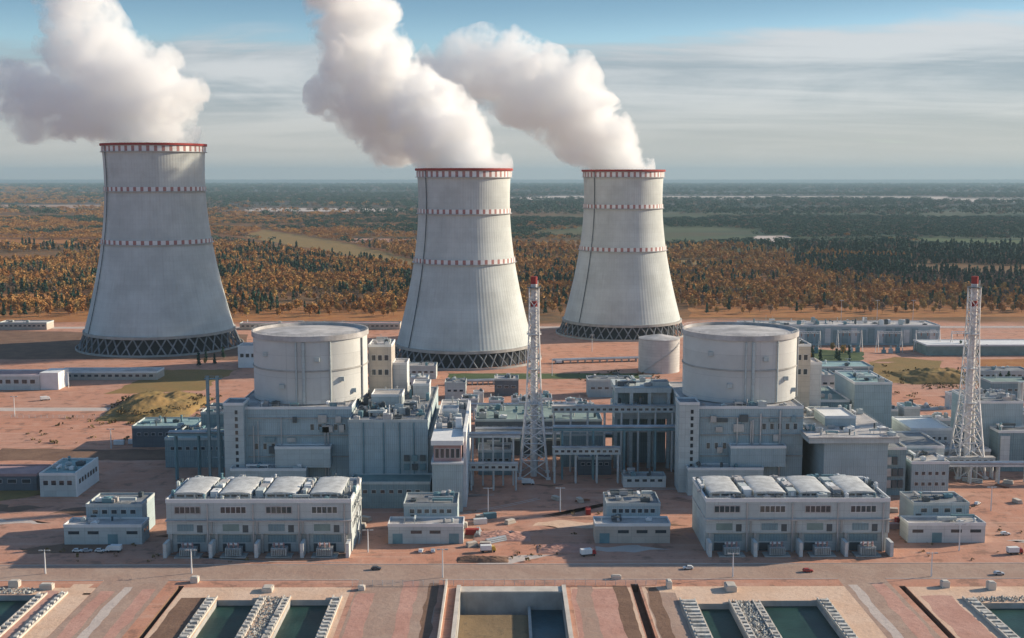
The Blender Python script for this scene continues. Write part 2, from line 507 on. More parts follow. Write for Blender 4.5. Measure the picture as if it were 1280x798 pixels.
def sheet(name, poly, z, material, kind='structure', wob=0.0, step=6.0):
    """flat ground patch; the outline gets small irregular steps when wob > 0"""
    pts = []
    n = len(poly)
    for i in range(n):
        p = Vector(poly[i]); q = Vector(poly[(i + 1) % n])
        k = max(1, int((q - p).length / step)) if wob else 1
        for j in range(k):
            c = p.lerp(q, j / k)
            if wob:
                c = c + Vector((mn.noise(Vector((c.x * .11, c.y * .11, 1.3))), mn.noise(Vector((c.x * .11, c.y * .11, 7.7))))) * wob
            pts.append((c.x, c.y, 0))
    me = bpy.data.meshes.new(name)
    bm_ = bmesh.new()
    vv = [bm_.verts.new(p) for p in pts]
    bm_.faces.new(vv)
    bmesh.ops.triangulate(bm_, faces=bm_.faces[:])
    bm_.faces.ensure_lookup_table(); bm_.normal_update()
    if bm_.faces[0].normal.z < 0:
        bmesh.ops.reverse_faces(bm_, faces=bm_.faces[:])
    bm_.to_mesh(me); bm_.free()
    me.materials.append(material)
    o = link(bpy.data.objects.new(name, me))
    o.location.z = z
    tag(o, kind=kind)
    return o
def rect(x0, x1, y0, y1):
    return [(x0, y0), (x1, y0), (x1, y1), (x0, y1)]

# main road with kerbs along the front of the blocks, and side roads to the basins
sheet('road', rect(-700, 700, 455, 474), 0.012, M['road'])
sheet('road', rect(-160, -134, 300, 454.9), 0.012, M['road'])
sheet('road', rect(134, 153, 300, 454.9), 0.012, M['road'])
sheet('road', rect(-58, -26, 300, 454.9), 0.012, M['road'])
for y in (454.95, 474.0):
    mb = MB().box(-700, -160.2, y, y + .5, 0.0, 0.15) if y < 460 else MB().box(-700, 700, y, y + .5, 0.0, 0.15)
    if y < 460:
        mb.box(-133.8, -58.2, y, y + .5, 0, .15); mb.box(-25.8, 133.8, y, y + .5, 0, .15); mb.box(153.2, 700, y, y + .5, 0, .15)
    tag(mb.build('kerb', M['pale_strip']), kind='structure')
sheet('road', rect(-900, 1200, 1246, 1262), 0.012, M['pale_strip'])
sheet('road', rect(-900, 1200, 800, 812), 0.012, M['pale_strip'])
sheet('path', [gp(560, 712), gp(650, 694), gp(690, 694), gp(585, 716)], 0.008, M['pale_strip'], wob=.6)
# sandy pads round the channels
for r_ in ((-180, -160.2, 330, 441), (-126, -60, 300, 447), (26, 49.5, 300, 446), (54, 134, 300, 447), (158.3, 262, 300, 446), (-262, -160.2, 439.2, 447)):
    holes = [p for p in PITS.values() if p[0] > r_[0] - 1 and p[1] < r_[1] + 1 and p[2] < r_[3] and r_[2] < p[3]]
    xs = sorted({r_[0], r_[1]} | {v for p in holes for v in p[:2] if r_[0] < v < r_[1]})
    ys = sorted({r_[2], r_[3]} | {v for p in holes for v in p[2:4] if r_[2] < v < r_[3]})
    mb = MB()
    for i in range(len(xs) - 1):
        for j in range(len(ys) - 1):
            mx, my = (xs[i] + xs[i + 1]) / 2, (ys[j] + ys[j + 1]) / 2
            if not any(p[0] < mx < p[1] and p[2] < my < p[3] for p in PITS.values()):
                mb.add([(xs[i], ys[j], .008), (xs[i + 1], ys[j], .008), (xs[i + 1], ys[j + 1], .008), (xs[i], ys[j + 1], .008)], [(0, 1, 2, 3)])
    tag(mb.build('paving', M['pad']), kind='structure')
sheet('ground_patch', rect(-124, -111, 300, 436), 0.016, M['dirt_brown'], wob=1.2, step=4)
sheet('ground_patch', rect(54.5, 66, 300, 440), 0.016, M['road'], wob=1.0, step=4)
sheet('ground_patch', rect(160, 172, 300, 436), 0.016, M['dirt_red'], wob=1.2, step=4)
sheet('ground_patch', rect(26, 48, 300, 445), 0.016, M['dirt_red'], wob=.8, step=4)

def pit(key, wall, floor_m, water=None, wz=-2.5):
    x0, x1, y0, y1, dp = PITS[key]
    mb = MB()
    mb.add([(x0, y1, 0), (x1, y1, 0), (x1, y1, -dp), (x0, y1, -dp)], [(0, 1, 2, 3)])
    mb.add([(x0, y0, 0), (x0, y1, 0), (x0, y1, -dp), (x0, y0, -dp)], [(0, 1, 2, 3)])
    mb.add([(x1, y0, 0), (x1, y1, 0), (x1, y1, -dp), (x1, y0, -dp)], [(0, 1, 2, 3)])
    mb.add([(x0, y0, 0), (x1, y0, 0), (x1, y0, -dp), (x0, y0, -dp)], [(0, 1, 2, 3)])
    tag(mb.build('channel_wall', wall), kind='structure')
    f = MB(); f.add([(x0, y0, -dp), (x1, y0, -dp), (x1, y1, -dp), (x0, y1, -dp)], [(0, 1, 2, 3)])
    tag(f.build('channel_floor', floor_m), kind='structure')
    if water:
        f = MB(); f.add([(x0, y0, wz), (x1, y0, wz), (x1, y1, wz), (x0, y1, wz)], [(0, 1, 2, 3)])
        tag(f.build('water', water), kind='structure')
for k in ('left', 'a', 'b', 'c', 'd', 'right'):
    pit(k, M['concrete'], M['dirt_brown'], M['water_green'], -2.2)
for k in ('trench_west', 'trench_mid', 'trench_east'):
    pit(k, M['dirt_brown'], M['dirt_brown'])
pit('basin', M['concrete'], M['dirt_brown'])
# the deep basin: dry sandy half and flooded half behind a low wall
tag(MB().box(-16.9, 9.0, 290.1, 434, -9, -6.5).build('sand_floor', M['sand']), kind='structure')
f = MB(); f.add([(10.2, 290.1, -6.8), (22.4, 290.1, -6.8), (22.4, 439.9, -6.8), (10.2, 439.9, -6.8)], [(0, 1, 2, 3)])
tag(f.build('water', M['water_teal']), kind='structure')

basin = thing('basin_coping', (2.75, 440, 0), 'pale concrete coping around the deep square basin at the front centre', 'concrete wall')
box('side_wall', M['concrete_pale'], basin, -18.6, -17, 290, 446, -1, 1.2)
box('side_wall', M['concrete_pale'], basin, 22.5, 24.1, 290, 446, -1, 1.2)
box('end_slab', M['concrete_pale'], basin, -17, 22.5, 440.05, 446, -0.8, 0.6)
box('dividing_wall', M['concrete'], basin, 9.05, 10.15, 290, 439.9, -9, -5.2)
wall_l = MB().box(-23.2, -22.4, 300, 450, 0, 2.2).build('retaining_wall', M['concrete_pale'])
tag(wall_l, 'long thin pale wall running beside the left edge of the central basin', 'wall')

# riprap: white stone banks at the channel edges
def rocks(name, spans, n, seed):
    rnd = random.Random(seed)
    mb = MB()
    for _ in range(n):
        x0, x1, y0, y1, z = rnd.choice(spans)
        c = Vector((rnd.uniform(x0, x1), rnd.uniform(y0, y1), z + rnd.uniform(-.1, .4)))
        r = rnd.uniform(0.22, .5) if rnd.random() < .8 else rnd.uniform(.5, .9)
        vs = []
        for ax in ((1, 0, 0), (-1, 0, 0), (0, 1, 0), (0, -1, 0), (0, 0, 1), (0, 0, -1)):
            vs.append(c + Vector(ax) * r * rnd.uniform(.6, 1.2) + Vector((rnd.uniform(-.2, .2), rnd.uniform(-.2, .2), rnd.uniform(-.2, .2))) * r)
        mb.add(vs, [(0, 2, 4), (2, 1, 4), (1, 3, 4), (3, 0, 4), (2, 0, 5), (1, 2, 5), (3, 1, 5), (0, 3, 5)])
    o = mb.build(name, M['rock'])
    tag(o, kind='stuff')
rocks('riprap', [(86.5, 95.5, 330, 430, .1)], 3200, 3)
rocks('riprap', [(-93, -82.2, 330, 436, .1)], 1500, 2)
rocks('riprap', [(181, 262, 429, 434, .1), (-258, -182, 440, 446, .1)], 1200, 4)
def channel_edge(xa, xb, y0, y1, label, seed=0):
    """pale concrete edging: a low coping wall and a row of buttress blocks with dark gaps between them"""
    rnd = random.Random(seed)
    r_ = thing('channel_edging', ((xa + xb) / 2, y1, 0), label, 'concrete edging', 'concrete edgings along the channels')
    w_ = xb - xa
    MB().box(xa, xa + .5, y0, y1, 0, 1.0).build('coping', M['concrete_pale'], r_)
    MB().box(xb - .5, xb, y0, y1, 0, .8).build('coping', M['concrete_pale'], r_)
    MB().box(xa + .5, xb - .5, y0, y1, 0.05, .12).build('gutter', M['wall_dark'], r_)
    y = y0; protos_ = []
    while y < y1 - 2.2:
        if len(protos_) < 4:
            o_ = MB().box(xa + .55, xb - .55, y, y + rnd.uniform(1.3, 2.1), .12, 1.0 + rnd.uniform(-.15, .5)).build('buttress', M['rockwall'], r_)
            protos_.append((o_, y))
        else:
            q, qy = rnd.choice(protos_)
            o_ = q.copy(); link(o_); o_.parent = r_; o_.location.y += y - qy
        y += 3.4

for k, (xa, xb, y1, lab) in enumerate([(-113.6, -109.9, 436, 'block lined edging left of the first channel of the left pair'), (-93.8, -91.0, 436, 'block lined edging right of the first channel of the left pair'),
        (-84.6, -81.8, 436, 'block lined edging left of the second channel of the left pair'), (-65.8, -62.2, 436, 'block lined edging right of the second channel of the left pair'),
        (-179.8, -176.6, 440, 'block lined edging beside the far left channel'), (-171.5, -169, 441, 'narrow block lined edging parallel to the far left channel'),
        (66.8, 72.8, 432, 'wide block lined edging left of the first channel of the right pair'), (85.1, 88.0, 430, 'block lined edging right of the first channel of the right pair'),
        (94.0, 96.9, 430, 'block lined edging left of the second channel of the right pair'), (119.2, 123.4, 432, 'block lined edging right of the second channel of the right pair'),
        (175.2, 179.8, 433, 'block lined edging left of the far right channel')]):
    channel_edge(xa, xb, 360, y1, lab, k)

# ------------------------------------------------------------------ patches of countryside and site colour, one of them painted shade
sheet('grass_patch', [gp(-200, 402), gp(530, 402), gp(530, 380), gp(-200, 380)], 0.01, M['grass_orange'], wob=12, step=40)
sheet('grass_patch', [gp(860, 397), gp(1400, 397), gp(1400, 378), gp(860, 378)], 0.01, M['grass_orange'], wob=12, step=40)
sheet('grass_patch', [gp(1090, 478), gp(1168, 482), gp(1180, 452), gp(1120, 447), gp(1088, 452)], 0.01, M['grass_dry'], wob=4)
sheet('grass_patch', [gp(1232, 478), gp(1420, 478), gp(1400, 448), gp(1222, 450)], 0.01, M['grass_orange'], wob=4)
sheet('grass_patch', [gp(1000, 470), gp(1075, 468), gp(1080, 440), gp(1000, 436)], 0.01, M['grass_green'], wob=5)
sheet('grass_patch', [gp(560, 474), gp(800, 474), gp(800, 467), gp(560, 467)], 0.016, M['grass_green'], wob=2)
sheet('grass_patch', [gp(130, 492), gp(250, 488), gp(300, 462), gp(210, 462)], 0.01, M['grass_dry'], wob=5)
sheet('ground_patch', [gp(0, 575), gp(290, 575), gp(290, 562), gp(0, 560)], 0.01, M['dirt_brown'], wob=3)  # dark sheet painting in the long shade left of the left unit
sheet('ground_patch', [gp(-60, 448), gp(310, 450), gp(310, 418), gp(-60, 412)], 0.01, M['dirt_brown'], wob=8, step=20)  # darker brown sheet round the foot of the tallest tower

def mound(name, x0, x1, y0, y1, h, material, seed=0):
    mb = MB(); nx, ny = 60, 60
    vs = []
    for j in range(ny + 1):
        for i in range(nx + 1):
            u, v = i / nx, j / ny
            e = (max(0, math.sin(PI * u)) ** .6) * (max(0, math.sin(PI * v)) ** .6)
            z = h * e * (0.75 + 0.6 * mn.noise(Vector((u * 3 + seed, v * 3, 0)))) + e * (1.2 * mn.noise(Vector((u * 9, v * 9, seed))) + .9 * mn.noise(Vector((u * 23, v * 23, seed)))) * min(1, h / 5)
            vs.append((x0 + (x1 - x0) * u, y0 + (y1 - y0) * v, max(-0.2, z) if e > 0.01 else -0.2))
    fs = [(j * (nx + 1) + i, j * (nx + 1) + i + 1, (j + 1) * (nx + 1) + i + 1, (j + 1) * (nx + 1) + i) for j in range(ny) for i in range(nx)]
    mb.add(vs, fs)
    return mb.build(name, material, smooth=True)
tag(mound('earth_bank', -272, -212, 765, 850, 12, M['grass_dry'], 1), kind='structure')
tag(mound('earth_bank', 318, 378, 900, 960, 9, M['grass_dry'], 5), kind='structure')
tag(mound('earth_bank', 14, 40, 488, 500, 2.2, M['dirt_red'], 2), kind='structure')
tag(mound('earth_bank', -14, 12, 505, 520, 2.0, M['dirt_red'], 3), kind='structure')
tag(mound('earth_bank', -20, 2, 476, 484, 1.8, M['dirt_brown'], 4), kind='structure')

# ------------------------------------------------------------------ cooling towers
def cooling_tower(cx, cy, k, label, ladder_angles):
    root = thing('cooling_tower', (cx, cy, 0), label, 'cooling tower', 'cooling towers')
    H = 167 * k; zt = 140 * k; r0 = 40 * k; c_ = 111 * k; zb = 14 * k
    rr = lambda z: r0 * math.sqrt(1 + ((z - zt) / c_) ** 2)
    N = 128
    prof = [(rr(zb + (H - zb) * i / 40), zb + (H - zb) * i / 40) for i in range(41)]
    inner = [(rr(z) - 1.0, z) for (_, z) in reversed(prof)]
    MB().lathe(cx, cy, prof + inner + [prof[0]], N).build('shell', M['shell'], root, smooth=True)
    # rim with its red painted edge
    MB().lathe(cx, cy, [(rr(H) + 1.6, H - 1.2), (rr(H) + 1.6, H + .8), (rr(H) - 1.4, H + .8), (rr(H) - 1.4, H - 1.2), (rr(H) + 1.6, H - 1.2)], N).build('rim', M['red'], root)
    def ring(z, h, name='marking_band'):
        r = rr(z)
        MB().lathe(cx, cy, [(r + .25, z - h), (r + .75, z - h), (r + .75, z + h), (r + .25, z + h), (r + .25, z - h)], N).build(name, M['checker'], root)
        g = MB().lathe(cx, cy, [(r + .3, z - h - .5), (r + 1.9, z - h - .5), (r + 1.9, z - h - .1), (r + .3, z - h - .1)], N)
        g.build('gallery', M['steel'], root)
    ring(H - 4.2, 2.4); ring(H * .785, 1.9); ring(H * .53, 1.9)
    # skirt ring and base pond wall
    MB().lathe(cx, cy, [(rr(zb) - 1.1, zb - 1.2), (rr(zb) + 1.3, zb - 1.2), (rr(zb) + 1.3, zb + 1.2), (rr(zb) - .2, zb + 1.2)], N).build('lintel_ring', M['concrete'], root)
    MB().lathe(cx, cy, [(rr(0) + 4, 0), (rr(0) + 4, 1.8), (rr(0) + 3.2, 1.8), (rr(0) + 3.2, 0.05)], N).build('basin_wall', M['concrete'], root)
    MB().lathe(cx, cy, [(rr(0) - 9, 0), (rr(0) - 9, zb + 2)], 64, close_top=True).build('fill_screen', M['opening'], root)
    n = 44
    rb, rt = rr(0) + 1.5, rr(zb)
    proto = {}
    for i in range(n):
        for s_ in (-1, 1):
            if s_ not in proto:
                a0 = -s_ * PI / n * .9; a1 = s_ * PI / n * .9
                mb = MB().tube((cx + rb * math.cos(a0), cy + rb * math.sin(a0), 0), (cx + rt * math.cos(a1), cy + rt * math.sin(a1), zb - 1.1), .62 * k, n=6)
                proto[s_] = mb.build('column', M['roof_grey'], root)
                o = proto[s_]
            else:
                o = proto[s_].copy(); link(o); o.parent = root
            o.rotation_euler.z = 2 * PI * i / n
    for a in ladder_angles:
        mb = MB(); prev = None
        for i in range(33):
            z = zb + (H - zb) * i / 32
            p = Vector((cx + (rr(z) + .9) * math.cos(a), cy + (rr(z) + .9) * math.sin(a), z))
            if prev is not None:
                mb.beam(prev, p, .55)
            prev = p
        mb.build('ladder', M['steel_dark'], root)
    return root
T1 = (wx(198, 1119, 90), 1119); T2 = (wx(581, 1036), 1036); T3 = (wx(777, 1210), 1210)
cooling_tower(*T1, 1.14, 'tallest cooling tower, far left, mostly in shade with a sunlit lower right edge', (R(-140),))
cooling_tower(*T2, 1.0, 'middle cooling tower standing between the two round reactor buildings and nearest the camera', (R(-140),))
cooling_tower(*T3, 1.0, 'rightmost and farthest cooling tower, behind the right hand reactor block', (R(-140),))

# ------------------------------------------------------------------ steam
def steam(name, label, blobs, seed, dens=0.1, fade=(150.0, 420.0, 0.45), vox=4.0):
    """union of puffs as one closed skin; inside it the vapour is densest near the puff centres and torn by noise towards the skin"""
    from mathutils import Matrix
    bm_ = bmesh.new()
    o0 = Vector(blobs[0][:3])
    rnd = random.Random(seed)
    allb = [(x, y, z, r) for (x, y, z, r) in blobs]
    for q, (x, y, z, r) in enumerate(blobs):
        for _ in range(2 if q else 0):
            v = Vector((rnd.gauss(0, 1), rnd.gauss(0, 1) * .7, rnd.gauss(0, 1))).normalized()
            k = rnd.uniform(.38, .6)
            allb.append((x + v.x * r * .75, y + v.y * r * .75, max(z + v.z * r * .75, o0.z + r * k * .7), r * k))
    for (x, y, z, r) in allb:
        bmesh.ops.create_icosphere(bm_, subdivisions=3, radius=r * 1.06, matrix=Matrix.Translation(Vector((x, y, z)) - o0))
    me = bpy.data.meshes.new(name)
    bm_.to_mesh(me); bm_.free()
    o = link(bpy.data.objects.new(name, me)); o.location = o0
    rm = o.modifiers.new('union', 'REMESH'); rm.mode = 'VOXEL'; rm.voxel_size = vox
    for (sz, st) in ((24, 9),):
        tx = bpy.data.textures.new(name + '_puffs', 'CLOUDS'); tx.noise_scale = sz; tx.noise_depth = 2
        dm = o.modifiers.new('puffs', 'DISPLACE'); dm.texture = tx; dm.strength = st; dm.mid_level = .5; dm.texture_coords = 'GLOBAL'
    m, t, out = mat(name + '_vapour')
    P = t.n('ShaderNodeTexCoord').outputs['Object']
    f = None
    for (x, y, z, r) in allb:
        dn = t.n('ShaderNodeVectorMath', {0: P, 1: (x - o0.x, y - o0.y, z - o0.z)}, operation='DISTANCE').outputs['Value']
        g = t.math('MULTIPLY_ADD', dn, -1.0 / r, 1.0)
        f = g if f is None else t.math('SMOOTH_MAX', f, g, 0.12)
    warp = t.n('ShaderNodeTexNoise', {'Vector': P, 'Scale': 0.02, 'Detail': 1.0}).outputs[1]
    n1 = t.noise(t.n('ShaderNodeVectorMath', {0: P, 1: t.n('ShaderNodeVectorMath', {0: warp, 3: 26.0}, operation='SCALE').outputs[0]}, operation='ADD').outputs[0], 0.038, 5, 0.62)
    e = t.math('ADD', f, t.math('MULTIPLY_ADD', n1, 3.0, -1.52))
    ln = t.n('ShaderNodeVectorMath', {0: P}, operation='LENGTH').outputs['Value']
    soft = t.maprange(ln, 30.0, 330.0, 0.10, 0.42, smooth=False)
    dm_ = t.math('DIVIDE', t.math('SUBTRACT', e, 0.05), soft, clamp=True)
    d_ = t.math('MULTIPLY', t.math('MULTIPLY', dm_, dens), t.maprange(ln, fade[0], fade[1], 1.0, fade[2], smooth=False))
    v = t.n('ShaderNodeVolumePrincipled', {'Color': (0.998, 0.998, 0.998), 'Anisotropy': 0.0})
    t.set(v, 'Density', d_)
    t.set(out, 1, v.outputs[0])
    m.cycles.volume_step_rate = 0.24
    me.materials.append(m)
    tag(o, label, 'steam')
    return o
def path_blobs(pts, n):
    """interpolates x, y, z, r along a polyline"""
    out = []
    L = [0]
    for a, b in zip(pts[:-1], pts[1:]):
        L.append(L[-1] + (Vector(a[:3]) - Vector(b[:3])).length)
    for i in range(n):
        s_ = L[-1] * i / (n - 1)
        for k in range(len(pts) - 1):
            if s_ <= L[k + 1] + 1e-6:
                f_ = (s_ - L[k]) / (L[k + 1] - L[k])
                out.append(tuple(pts[k][q] * (1 - f_) + pts[k + 1][q] * f_ for q in range(4)))
                break
    return out
def zrow(py, Y):
    return CAM_H - Y * math.tan(PITCH + math.atan((py - 399) / F_PX))
def sp_(px, py, Y, rpx):
    z = zrow(py, Y); s_ = px_m(Y, z)
    return ((px - 630) / s_, Y, z, rpx / s_)
Y1, Y2, Y3 = T1[1], T2[1], T3[1]
b1 = path_blobs([sp_(194, 186, Y1, 52), sp_(196, 155, Y1, 58), sp_(180, 118, Y1 + 10, 62), sp_(125, 82, Y1 + 20, 58), sp_(100, 20, Y1 + 20, 50), sp_(90, -70, Y1 + 20, 60)], 9)
b1 += path_blobs([sp_(135, 140, Y1, 46), sp_(65, 128, Y1, 42), sp_(15, 105, Y1, 34)], 4)
b1 += [sp_(226, 118, Y1 + 15, 34), sp_(45, 142, Y1, 38), sp_(212, 78, Y1 + 20, 22)]
b2 = path_blobs([sp_(588, 212, Y2, 50), sp_(568, 180, Y2 + 15, 56), sp_(535, 148, Y2 + 42, 56), sp_(480, 125, Y2 + 66, 66), sp_(457, 75, Y2 + 50, 60), sp_(437, 10, Y2 + 50, 56), sp_(430, -70, Y2, 62)], 10)  # path bent back in depth, shaped to throw shade on the tallest tower
b2 += [sp_(484, 172, Y2 + 62, 40), sp_(408, 122, Y2 + 60, 30)]  # first puff added low to carry that shade further down
b3 = path_blobs([sp_(779, 214, Y3, 40), sp_(757, 182, Y3, 46), sp_(712, 140, Y3, 56), sp_(660, 100, Y3, 60), sp_(615, 80, Y3 + 10, 52), sp_(575, 85, Y3 + 10, 46), sp_(530, 110, Y3 + 10, 40)], 9)
steam('steam_plume', 'wide low steam plume drifting left from the far left tower', b1, 11, 0.06, (60.0, 300.0, 0.35))
steam('steam_plume', 'tall billowing white steam plume from the middle cooling tower', b2, 12, 0.085)
steam('steam_plume', 'slanting steam plume from the rightmost cooling tower', b3, 13, 0.08, (60.0, 280.0, 0.3))

CLEAR = []
def clearing(pix, material, name='field', wob=10, st=40, draw=True):
    poly = [gp(*p) for p in pix]
    CLEAR.append(poly)
    if draw:
        sheet(name, poly, 0.02 + .004 * len(CLEAR), M[material], wob=wob, step=st)
clearing([(560, 250), (1180, 250), (1190, 246), (700, 245)], 'pale_strip', wob=60, st=300)
clearing([(1165, 252), (1300, 253), (1300, 249), (1165, 248)], 'pale_strip', wob=60, st=300)
clearing([(300, 264), (500, 265), (505, 261), (320, 260)], 'pale_strip', wob=40, st=200)
clearing([(0, 262), (128, 262), (128, 256), (0, 256)], 'road', wob=40, st=200)
clearing([(940, 303), (992, 303), (985, 295), (945, 295)], 'pale_strip', wob=20)
clearing([(-5, 303), (125, 305), (125, 300), (-5, 299)], 'grass_orange', wob=10)
clearing([(-5, 374), (125, 374), (125, 367), (-5, 367)], 'grass_orange', wob=6)
clearing([(305, 296), (330, 287), (440, 305), (535, 330), (535, 336), (450, 322)], 'grass_dry', wob=20)
clearing([(440, 303), (530, 304), (530, 299), (440, 298)], 'dirt_red', wob=20)
clearing([(850, 330), (900, 332), (905, 326), (850, 325)], 'grass_dry', wob=12)
clearing([(1100, 300), (1290, 306), (1290, 301), (1100, 296)], 'grass_green', wob=20)

# stripes of different earth between the channels, and scraped patches over the yards
rs = random.Random(3)
for (x0, x1, m_) in ((-157, -152, 'dirt_red'), (-141, -136, 'dirt_red'), (-150, -146, 'pale_strip'), (-57, -50, 'dirt_red'), (-47, -44, 'road'), (-40, -34, 'dirt_red'), (-30, -26, 'dirt_brown'),
                     (28, 34, 'road'), (43, 48, 'dirt_brown'), (55, 60, 'dirt_brown'), (136, 140, 'pale_strip'), (145, 151, 'dirt_red'), (-178, -173, 'dirt_red'), (-170, -163, 'pad')):
    sheet('ground_patch', rect(x0, x1, 302, rs.uniform(440, 453)), 0.020 + rs.random() * .006, M[m_], wob=1.4, step=5)
for k in range(34):
    px, py = rs.uniform(-40, 1320), rs.choice([rs.uniform(600, 700), rs.uniform(600, 700), rs.uniform(450, 560)])
    x, y = gp(px, py); a = rs.uniform(8, 34) * (1 if py > 590 else 1.6); b = a * rs.uniform(.15, .5)
    poly = [(x + a * math.cos(t) * rs.uniform(.35, 1.15), y + b * math.sin(t) * rs.uniform(.35, 1.15)) for t in [2 * PI * q / 9 for q in range(9)]]
    if any(p_[0] < 450 or 454 < p_[1] < 475 for p_ in [(q[1], q[1]) for q in poly]): continue
    sheet('ground_patch', poly, 0.026 + k * .0008, M[rs.choice(['dirt_brown', 'road', 'dirt_red', 'dirt_brown', 'pad', 'grass_dry', 'pale_strip'])], wob=a * .22, step=2)
# wheel tracks curving over the yards
for k in range(16):
    x, y = gp(rs.uniform(0, 1280), rs.uniform(610, 700)); a = rs.uniform(-.5, .5); L = rs.uniform(30, 90); cur = rs.uniform(-.012, .012)
    for off in (-1.1, 1.1):
        l_, r_ = [], []
        X_, Y_, A_ = x, y, a
        for q in range(20):
            X_ += math.cos(A_) * L / 20; Y_ += math.sin(A_) * L / 20; A_ += cur * L / 20
            nx_, ny_ = -math.sin(A_), math.cos(A_)
            l_.append((X_ + nx_ * (off - .32), Y_ + ny_ * (off - .32))); r_.append((X_ + nx_ * (off + .32), Y_ + ny_ * (off + .32)))
        if min(p_[1] for p_ in l_ + r_) < 475.5: continue
        sheet('ground_patch', l_ + r_[::-1], 0.07 + k * .001, M['dirt_brown'] if k % 2 else M['pale_strip'])
# ------------------------------------------------------------------ building kit
def windows(parent, n, x0, x1, z0, z1, y, axis='x', frac=.6, frame=None, name='window'):
    """a row of n separate windows on a wall; axis 'x': wall faces the camera at depth y, 'y': side wall at x = y"""
    frame = frame or M['white']
    w_ = (x1 - x0) / n
    first = None
    for i in range(n):
        c = x0 + w_ * (i + .5); h = w_ * frac / 2
        mb = MB()
        if first is None:
            if axis == 'x':
                mb.box(c - h - .12, c + h + .12, y - .10, y - .003, z0 - .12, z1 + .12)
                mb.cm = 1; mb.box(c - h, c + h, y - .14, y - .105, z0, z1)
            else:
                s_ = 1
                mb.box(y + .003, y + .10, c - h - .12, c + h + .12, z0 - .12, z1 + .12)
                mb.cm = 1; mb.box(y + .105, y + .14, c - h, c + h, z0, z1)
            first = mb.build(name, [frame, M['glass']], parent)
        else:
            o = first.copy(); link(o); o.parent = parent
            if axis == 'x': o.location.x += w_ * i
            else: o.location.y += w_ * i
def parapet(parent, x0, x1, y0, y1, z, h=.9, t=.35, material=None, out=.15):
    mb = MB()
    x0 -= out; x1 += out; y0 -= out; y1 += out
    mb.box(x0, x1, y0, y0 + t, z - .5, z + h); mb.box(x0, x1, y1 - t, y1, z - .5, z + h)
    mb.box(x0, x0 + t, y0 + t, y1 - t, z - .5, z + h); mb.box(x1 - t, x1, y0 + t, y1 - t, z - .5, z + h)
    return mb.build('parapet', material or M['white'], parent)
def block(parent, x0, x1, y0, y1, z0, z1, wall, roof=None, wname='wall', par=True, parmat=None):
    MB().box(x0, x1, y0, y1, z0, z1).build(wname, wall, parent)
    MB().box(x0 + .36, x1 - .36, y0 + .36, y1 - .36, z1 + .003, z1 + .12).build('roof', roof or M['roof_grey'], parent)
    if par:
        parapet(parent, x0, x1, y0, y1, z1, material=parmat)
def clutter(parent, x0, x1, y0, y1, z, seed, n=14, hmax=3.0, mats=None):
    """roof plant: cabinets, fans, ducts, pipes"""
    rnd = random.Random(seed)
    mats = mats or [M['white'], M['steel'], M['wall_grey'], M['steel_teal'], M['roof_pale'], M['steel_dark']]
    for _ in range(n):
        k = rnd.random()
        cx, cy = rnd.uniform(x0, x1), rnd.uniform(y0, y1)
        if k < .45:
            w_, d_, h = rnd.uniform(1.2, 4.5), rnd.uniform(1.2, 4), rnd.uniform(.9, hmax)
            w_ = min(w_, (x1 - x0) * .4)
            cx = min(max(cx, x0 + w_ / 2), x1 - w_ / 2)
            mb = MB().box(cx - w_ / 2, cx + w_ / 2, cy - d_ / 2, cy + d_ / 2, z + .25, z + h)
            mb.box(cx - w_ / 2 + .2, cx + w_ / 2 - .2, cy - d_ / 2 + .2, cy + d_ / 2 - .2, z + .1, z + .25)
            mb.tube((cx, cy, z + h), (cx, cy, z + h + .35), min(w_, d_) * .3, n=10)
            mb.build('roof_unit', rnd.choice(mats), parent)
        elif k < .65:
            r = rnd.uniform(.3, .8); h = rnd.uniform(1.2, hmax * 1.3)
            mb = MB().tube((cx, cy, z + .1), (cx, cy, z + h), r, n=10).tube((cx, cy, z + h + .15), (cx, cy, z + h + .5), r * 1.5, r * .5, n=10)
            mb.tube((cx, cy, z + h), (cx, cy, z + h + .15), r * .6, n=6)
            mb.build('vent_pipe', rnd.choice(mats), parent)
        elif k < .85:
            r = rnd.uniform(.35, .8); L = rnd.uniform(4, 12); h = rnd.uniform(.8, 2)
            mb = MB()
            if rnd.random() < .5:
                x2 = min(x1, cx + L); cx = max(x0, x2 - L)
                mb.box(cx, x2, cy - r, cy + r, z + h, z + h + r * 1.6); pts = [(cx + .4, cy), (x2 - .4, cy)]
            else:
                y2 = min(y1, cy + L); cy = max(y0, y2 - L)
                mb.box(cx - r, cx + r, cy, y2, z + h, z + h + r * 1.6); pts = [(cx, cy + .4), (cx, y2 - .4)]
            for (a, b) in pts:
                mb.box(a - .15, a + .15, b - .15, b + .15, z + .1, z + h)
            mb.build('duct', rnd.choice(mats), parent)
        else:
            h = rnd.uniform(2, hmax * 1.6)
            mb = MB().beam((cx, cy, z + .1), (cx, cy, z + h), .15).beam((cx - .8, cy, z + h * .8), (cx + .8, cy, z + h * .8), .1)
            mb.build('antenna', M['steel'], parent)
def stairs_ext(parent, x, y, z1, flip=1):
    """open steel escape stair on a wall"""
    mb = MB(); z = 0; k = 0
    while z < z1 - 2:
        a, b = (y, y + 5) if k % 2 == 0 else (y + 5, y)
        mb.beam((x, a, z), (x, b, z + 3.2), .3)
        mb.box(x - .7, x + .7, min(b, b + 1), max(b, b + 1), z + 3.1, z + 3.25)
        z += 3.2; k += 1
    for yy in (y, y + 5):
        mb.beam((x - .7, yy, 0), (x - .7, yy, z1), .18); mb.beam((x + .7, yy, 0), (x + .7, yy, z1), .18)
    mb.build('escape_stair', M['steel'], parent)

SIDE = ['left hand', 'right hand']

